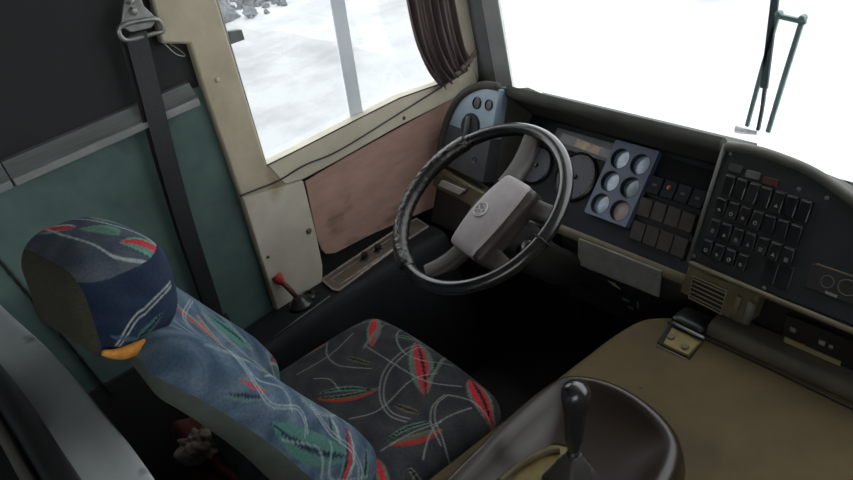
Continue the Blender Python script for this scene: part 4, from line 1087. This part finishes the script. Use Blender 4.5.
# ================================================================== GEAR CONSOLE + LEVER
gc = thing('gear_console', 'glossy dark brown moulded tray around gear lever on engine cover', 'console', (0.42, -0.25, ZE))
def loop(pts, z):
    P = smoothpts([V((*xy(a, b, z), z)) for a, b in pts], 8)
    return P
outer = [(434, 486), (470, 451), (512, 410), (552, 379), (578, 373), (610, 379), (640, 394), (667, 417), (680, 440), (677, 462), (668, 482)]
hts = 0.585
def ext(P):                                   # carry the outline on behind the frame and close it
    a = P[0]; b = P[-1]
    back = smoothpts([b, V((b.x + 0.01, b.y - 0.10, b.z)), V((b.x - 0.03, b.y - 0.20, b.z)), V(((a.x+b.x)/2, a.y - 0.14, b.z)), V((a.x + 0.02, a.y - 0.09, a.z)), a], 8)
    return P + back[1:-1]
L0 = ext(loop(outer, hts))
cen_ = sum(L0, V((0, 0, 0)))/len(L0)
def inset(P, d, z):
    out = []
    n_ = len(P)
    for i in range(n_):
        a = P[i-2]; b = P[(i+2) % n_]; t = (b - a); t.z = 0; t.normalize()
        nn = V((-t.y, t.x, 0))
        if nn.dot(cen_ - P[i]) < 0: nn = -nn
        q = P[i] + nn*d; q.z = z; out.append(q)
    return out
def scale(P, s_, z, sh=(0, 0)):
    return [V((cen_.x + (p.x - cen_.x)*s_ + sh[0], cen_.y + (p.y - cen_.y)*s_ + sh[1], z)) for p in P]
rings = [inset(L0, -0.006, ZE + 0.0005), inset(L0, -0.004, ZE + 0.03), inset(L0, 0.0, hts - 0.012), inset(L0, 0.006, hts - 0.003), inset(L0, 0.014, hts), inset(L0, 0.022, hts - 0.002), inset(L0, 0.030, hts - 0.008)]
rings += [scale(rings[-1], 0.92, hts - 0.022, (-0.002, -0.004)), scale(rings[-1], 0.78, hts - 0.040, (-0.006, -0.018)), scale(rings[-1], 0.62, hts - 0.052, (-0.012, -0.032)), scale(rings[-1], 0.50, hts - 0.056, (-0.016, -0.040))]
MB().loft(rings, False, False).build('tray', tray_m, gc, smooth=180)
MB().loft([scale(rings[-1], 1.12, ZE + 0.002), scale(rings[-1], 1.12, ZE + 0.006)]).build('floor_plate', yell, gc, label='yellow plate at bottom of the tray')
# pale inner lip seen left of the boot
MB().tube(smoothpts([on(a, b, 'z', 0.535) for a, b in ((500, 482), (520, 466), (543, 453), (560, 450))], 6), 0.010, 8, flat=0.5).build('inner_lip', mat('inner_lip', (0.13, 0.105, 0.05), 0.6), gc, smooth=180)

gl_ = thing('gear_lever', 'black gear lever with rounded knob standing in brown tray', 'gear lever', (0.425, -0.225, ZE + 0.006))
kb = on(576, 396, 'z', 0.700); sh = on(573, 454, 'z', 0.585); bt = on(568, 476, 'z', 0.53)
ax = (kb - sh).normalized(); Q = ax.to_track_quat('Z', 'Y').to_matrix().to_4x4()
M = Matrix.Translation(sh) @ Q
LK = (kb - sh).length
MB().lathe([(0.0085, -0.01), (0.0105, 0.01), (0.0125, 0.02), (0.0170, 0.032), (0.0185, LK*0.45), (0.0200, LK*0.66), (0.0240, LK*0.82), (0.0275, LK*0.97), (0.0268, LK*1.08), (0.0220, LK*1.17), (0.0125, LK*1.225), (0.001, LK*1.24)], M, 28).build('knob', knob_m, gl_, smooth=180)
MB().lathe([(0.007, -0.06), (0.007, 0.012)], M, 14).build('shaft', blk, gl_, smooth=60)
MB().lathe([(0.012, -0.004), (0.0125, 0.004), (0.010, 0.008)], M, 18).build('collar', blk, gl_, smooth=40)
rings = []
for z, w in ((ZE + 0.006, 0.085), (ZE + 0.012, 0.080), (ZE + 0.020, 0.066), (ZE + 0.030, 0.062), (ZE + 0.036, 0.052), (ZE + 0.046, 0.048), (ZE + 0.052, 0.036), (ZE + 0.062, 0.030), (ZE + 0.066, 0.022)):
    t = (z - ZE)/0.066; c = bt.lerp(sh, t)
    rings.append([V((c.x + a, c.y + b, z)) for a, b in rrect(w, w, w*0.22, 4)])
MB().loft(rings).build('boot', boot_m, gl_, smooth=60)

# ================================================================== WIPER OUTSIDE
YW = 0.66
wp = thing('windscreen_wiper', 'grey green windscreen wiper with twin arms parked upright outside', 'wiper', on(757, 134, 'y', YW))
Wp = lambda a, b, y=YW: on(a, b, 'y', y)
def flatbar(pts, w, m, name):
    P = [Wp(*p) for p in pts]
    mb = MB(); rings = []
    for i, p in enumerate(P):
        t = (P[min(i+1, len(P)-1)] - P[max(i-1, 0)]).normalized(); s_ = t.cross(V((0, -1, 0))).normalized()
        rings.append([p + s_*w + V((0, -0.004, 0)), p - s_*w + V((0, -0.004, 0)), p - s_*w + V((0, 0.004, 0)), p + s_*w + V((0, 0.004, 0))])
    return mb.loft(rings).build(name, m, wp, bevel=0.001)
flatbar([(747, 126), (762, 70), (778, 15)], 0.0048, wipm, 'wiper_arm')
flatbar([(768, 132), (786, 72), (803, 18)], 0.0055, wipm, 'wiper_arm')
flatbar([(775, 15), (790, 18.5), (806, 22)], 0.0055, wipm, 'wiper_link')
flatbar([(776, -60), (775, 0), (770, 40), (764, 88)], 0.0086, wipb, 'wiper_blade')
flatbar([(766, 80), (762, 110), (758, 130)], 0.0040, wipb, 'blade_tip')
for q in ((779, 14), (803, 18)):
    MB().lathe([(0.0075, -0.006), (0.0075, 0.006), (0.005, 0.008)], Matrix.Translation(Wp(*q)) @ Matrix.Rotation(PI/2, 4, 'X'), 14).build('pivot', wipm, wp, smooth=40)
MB().tube([Wp(736, 129), Wp(744, 131), Wp(757, 133)], lambda t: 0.012 - 0.006*t, 10, flat=0.6).build('wiper_spindle', cowl_m, wp, smooth=180)
# ================================================================== PARTITION BEHIND THE SEAT
pt = thing('partition', 'low white topped partition with black rail behind driver seat', 'partition', (-0.15, -0.94, 0.0))
fe = [on(a, b, 'z', 0.90) for a, b in ((-40, 262), (0, 303), (60, 358), (100, 407), (130, 444), (158, 484), (180, 520))]
be = [on(a, b, 'z', 0.90) for a, b in ((-40, 317), (0, 366), (25, 398), (46, 428), (64, 456), (84, 486), (100, 515))]
fe = smoothpts(fe, 6); be = smoothpts(be, 6)
rings = []
for a, b in zip(fe, be):
    d = (b - a); 
    a2, b2 = a, b
    ring = [V((a.x, a.y, 0.0)), V((a.x, a.y, 0.87)), a + V((0, 0, -0.012)), a + d*0.04 + V((0, 0, -0.003)), a + d*0.15, a + d*0.45 + V((0, 0, -0.006)), a + d*0.75 + V((0, 0, -0.001)), b, V((b.x, b.y, 0.0))]
    rings.append(ring)
MB().loft(rings).build('partition_panel', whitep, pt, smooth=40)
rl = [b + V((-0.0, -0.022, 0.012)) for b in be]
MB().tube(rl, 0.024, 12).build('black_rail', mat('black_rail', (0.016, 0.017, 0.018), 0.35, spec=0.7), pt, smooth=180)
MB().loft([[b + V((0, -0.03, 0)), b + V((0, -0.20, 0.0)), b + V((0, -0.20, -0.88)), b + V((0, -0.03, -0.88))] for b in be]).build('rear_panel', mat('rear_dark', (0.012, 0.013, 0.014), 0.4), pt)
MB().tube([b + V((0.0, -0.060, 0.012)) for b in be], 0.010, 8).build('trim_bead', trim_grey, pt, smooth=180)

# ================================================================== THINGS ON THE FLOOR BEHIND THE SEAT
rr = random.Random(5)
def crumple(c, size, n, amp, name, m, label, cat):
    def fn(q):
        d = q.normalized()
        k = 1 + amp*math.sin(d.x*7 + 1)*math.cos(d.y*6) + amp*0.8*math.sin(d.z*9 + d.x*5) + amp*0.5*math.sin(d.y*15 + d.z*11)
        return V((q.x*k, q.y*k, q.z*(k if q.z > 0 else 1)))
    o = MB().rbox(size, min(size)*0.45, n, fn, Matrix.Translation(c)).build(name, m, smooth=180)
    return tag(o, label, cat)
cA = on(192, 425, 'y', -0.70)
crumple(V((-0.47, -0.70, 0.205)), (0.14, 0.13, 0.41), 24, 0.10, 'cloth_bag', redc, 'dark red cloth bag on floor behind driver seat', 'bag')
cB = on(210, 443, 'x', -0.44)
crumple(V((-0.392, -0.715, 0.400)), (0.07, 0.11, 0.06), 24, 0.22, 'rag', ragm, 'crumpled pale rag lying behind driver seat', 'rag')

# ================================================================== LIGHT
w = bpy.data.worlds.new('World'); bpy.context.scene.world = w; w.use_nodes = True
bg = w.node_tree.nodes['Background']
bg.inputs['Color'].default_value = (0.965, 0.985, 1.0, 1); bg.inputs['Strength'].default_value = 2.9
sun = bpy.data.lights.new('sun', 'SUN'); sun.energy = 0.5; sun.angle = 0.3
so = bpy.data.objects.new('sun', sun); col.objects.link(so); so.rotation_euler = (math.radians(-8), math.radians(6), 0)
vs = bpy.context.scene.view_settings
vs.view_transform = 'Standard'; vs.exposure = 0.0; vs.look = 'None'
bpy.context.scene.cycles.max_bounces = 8
bpy.context.scene.cycles.transparent_max_bounces = 12
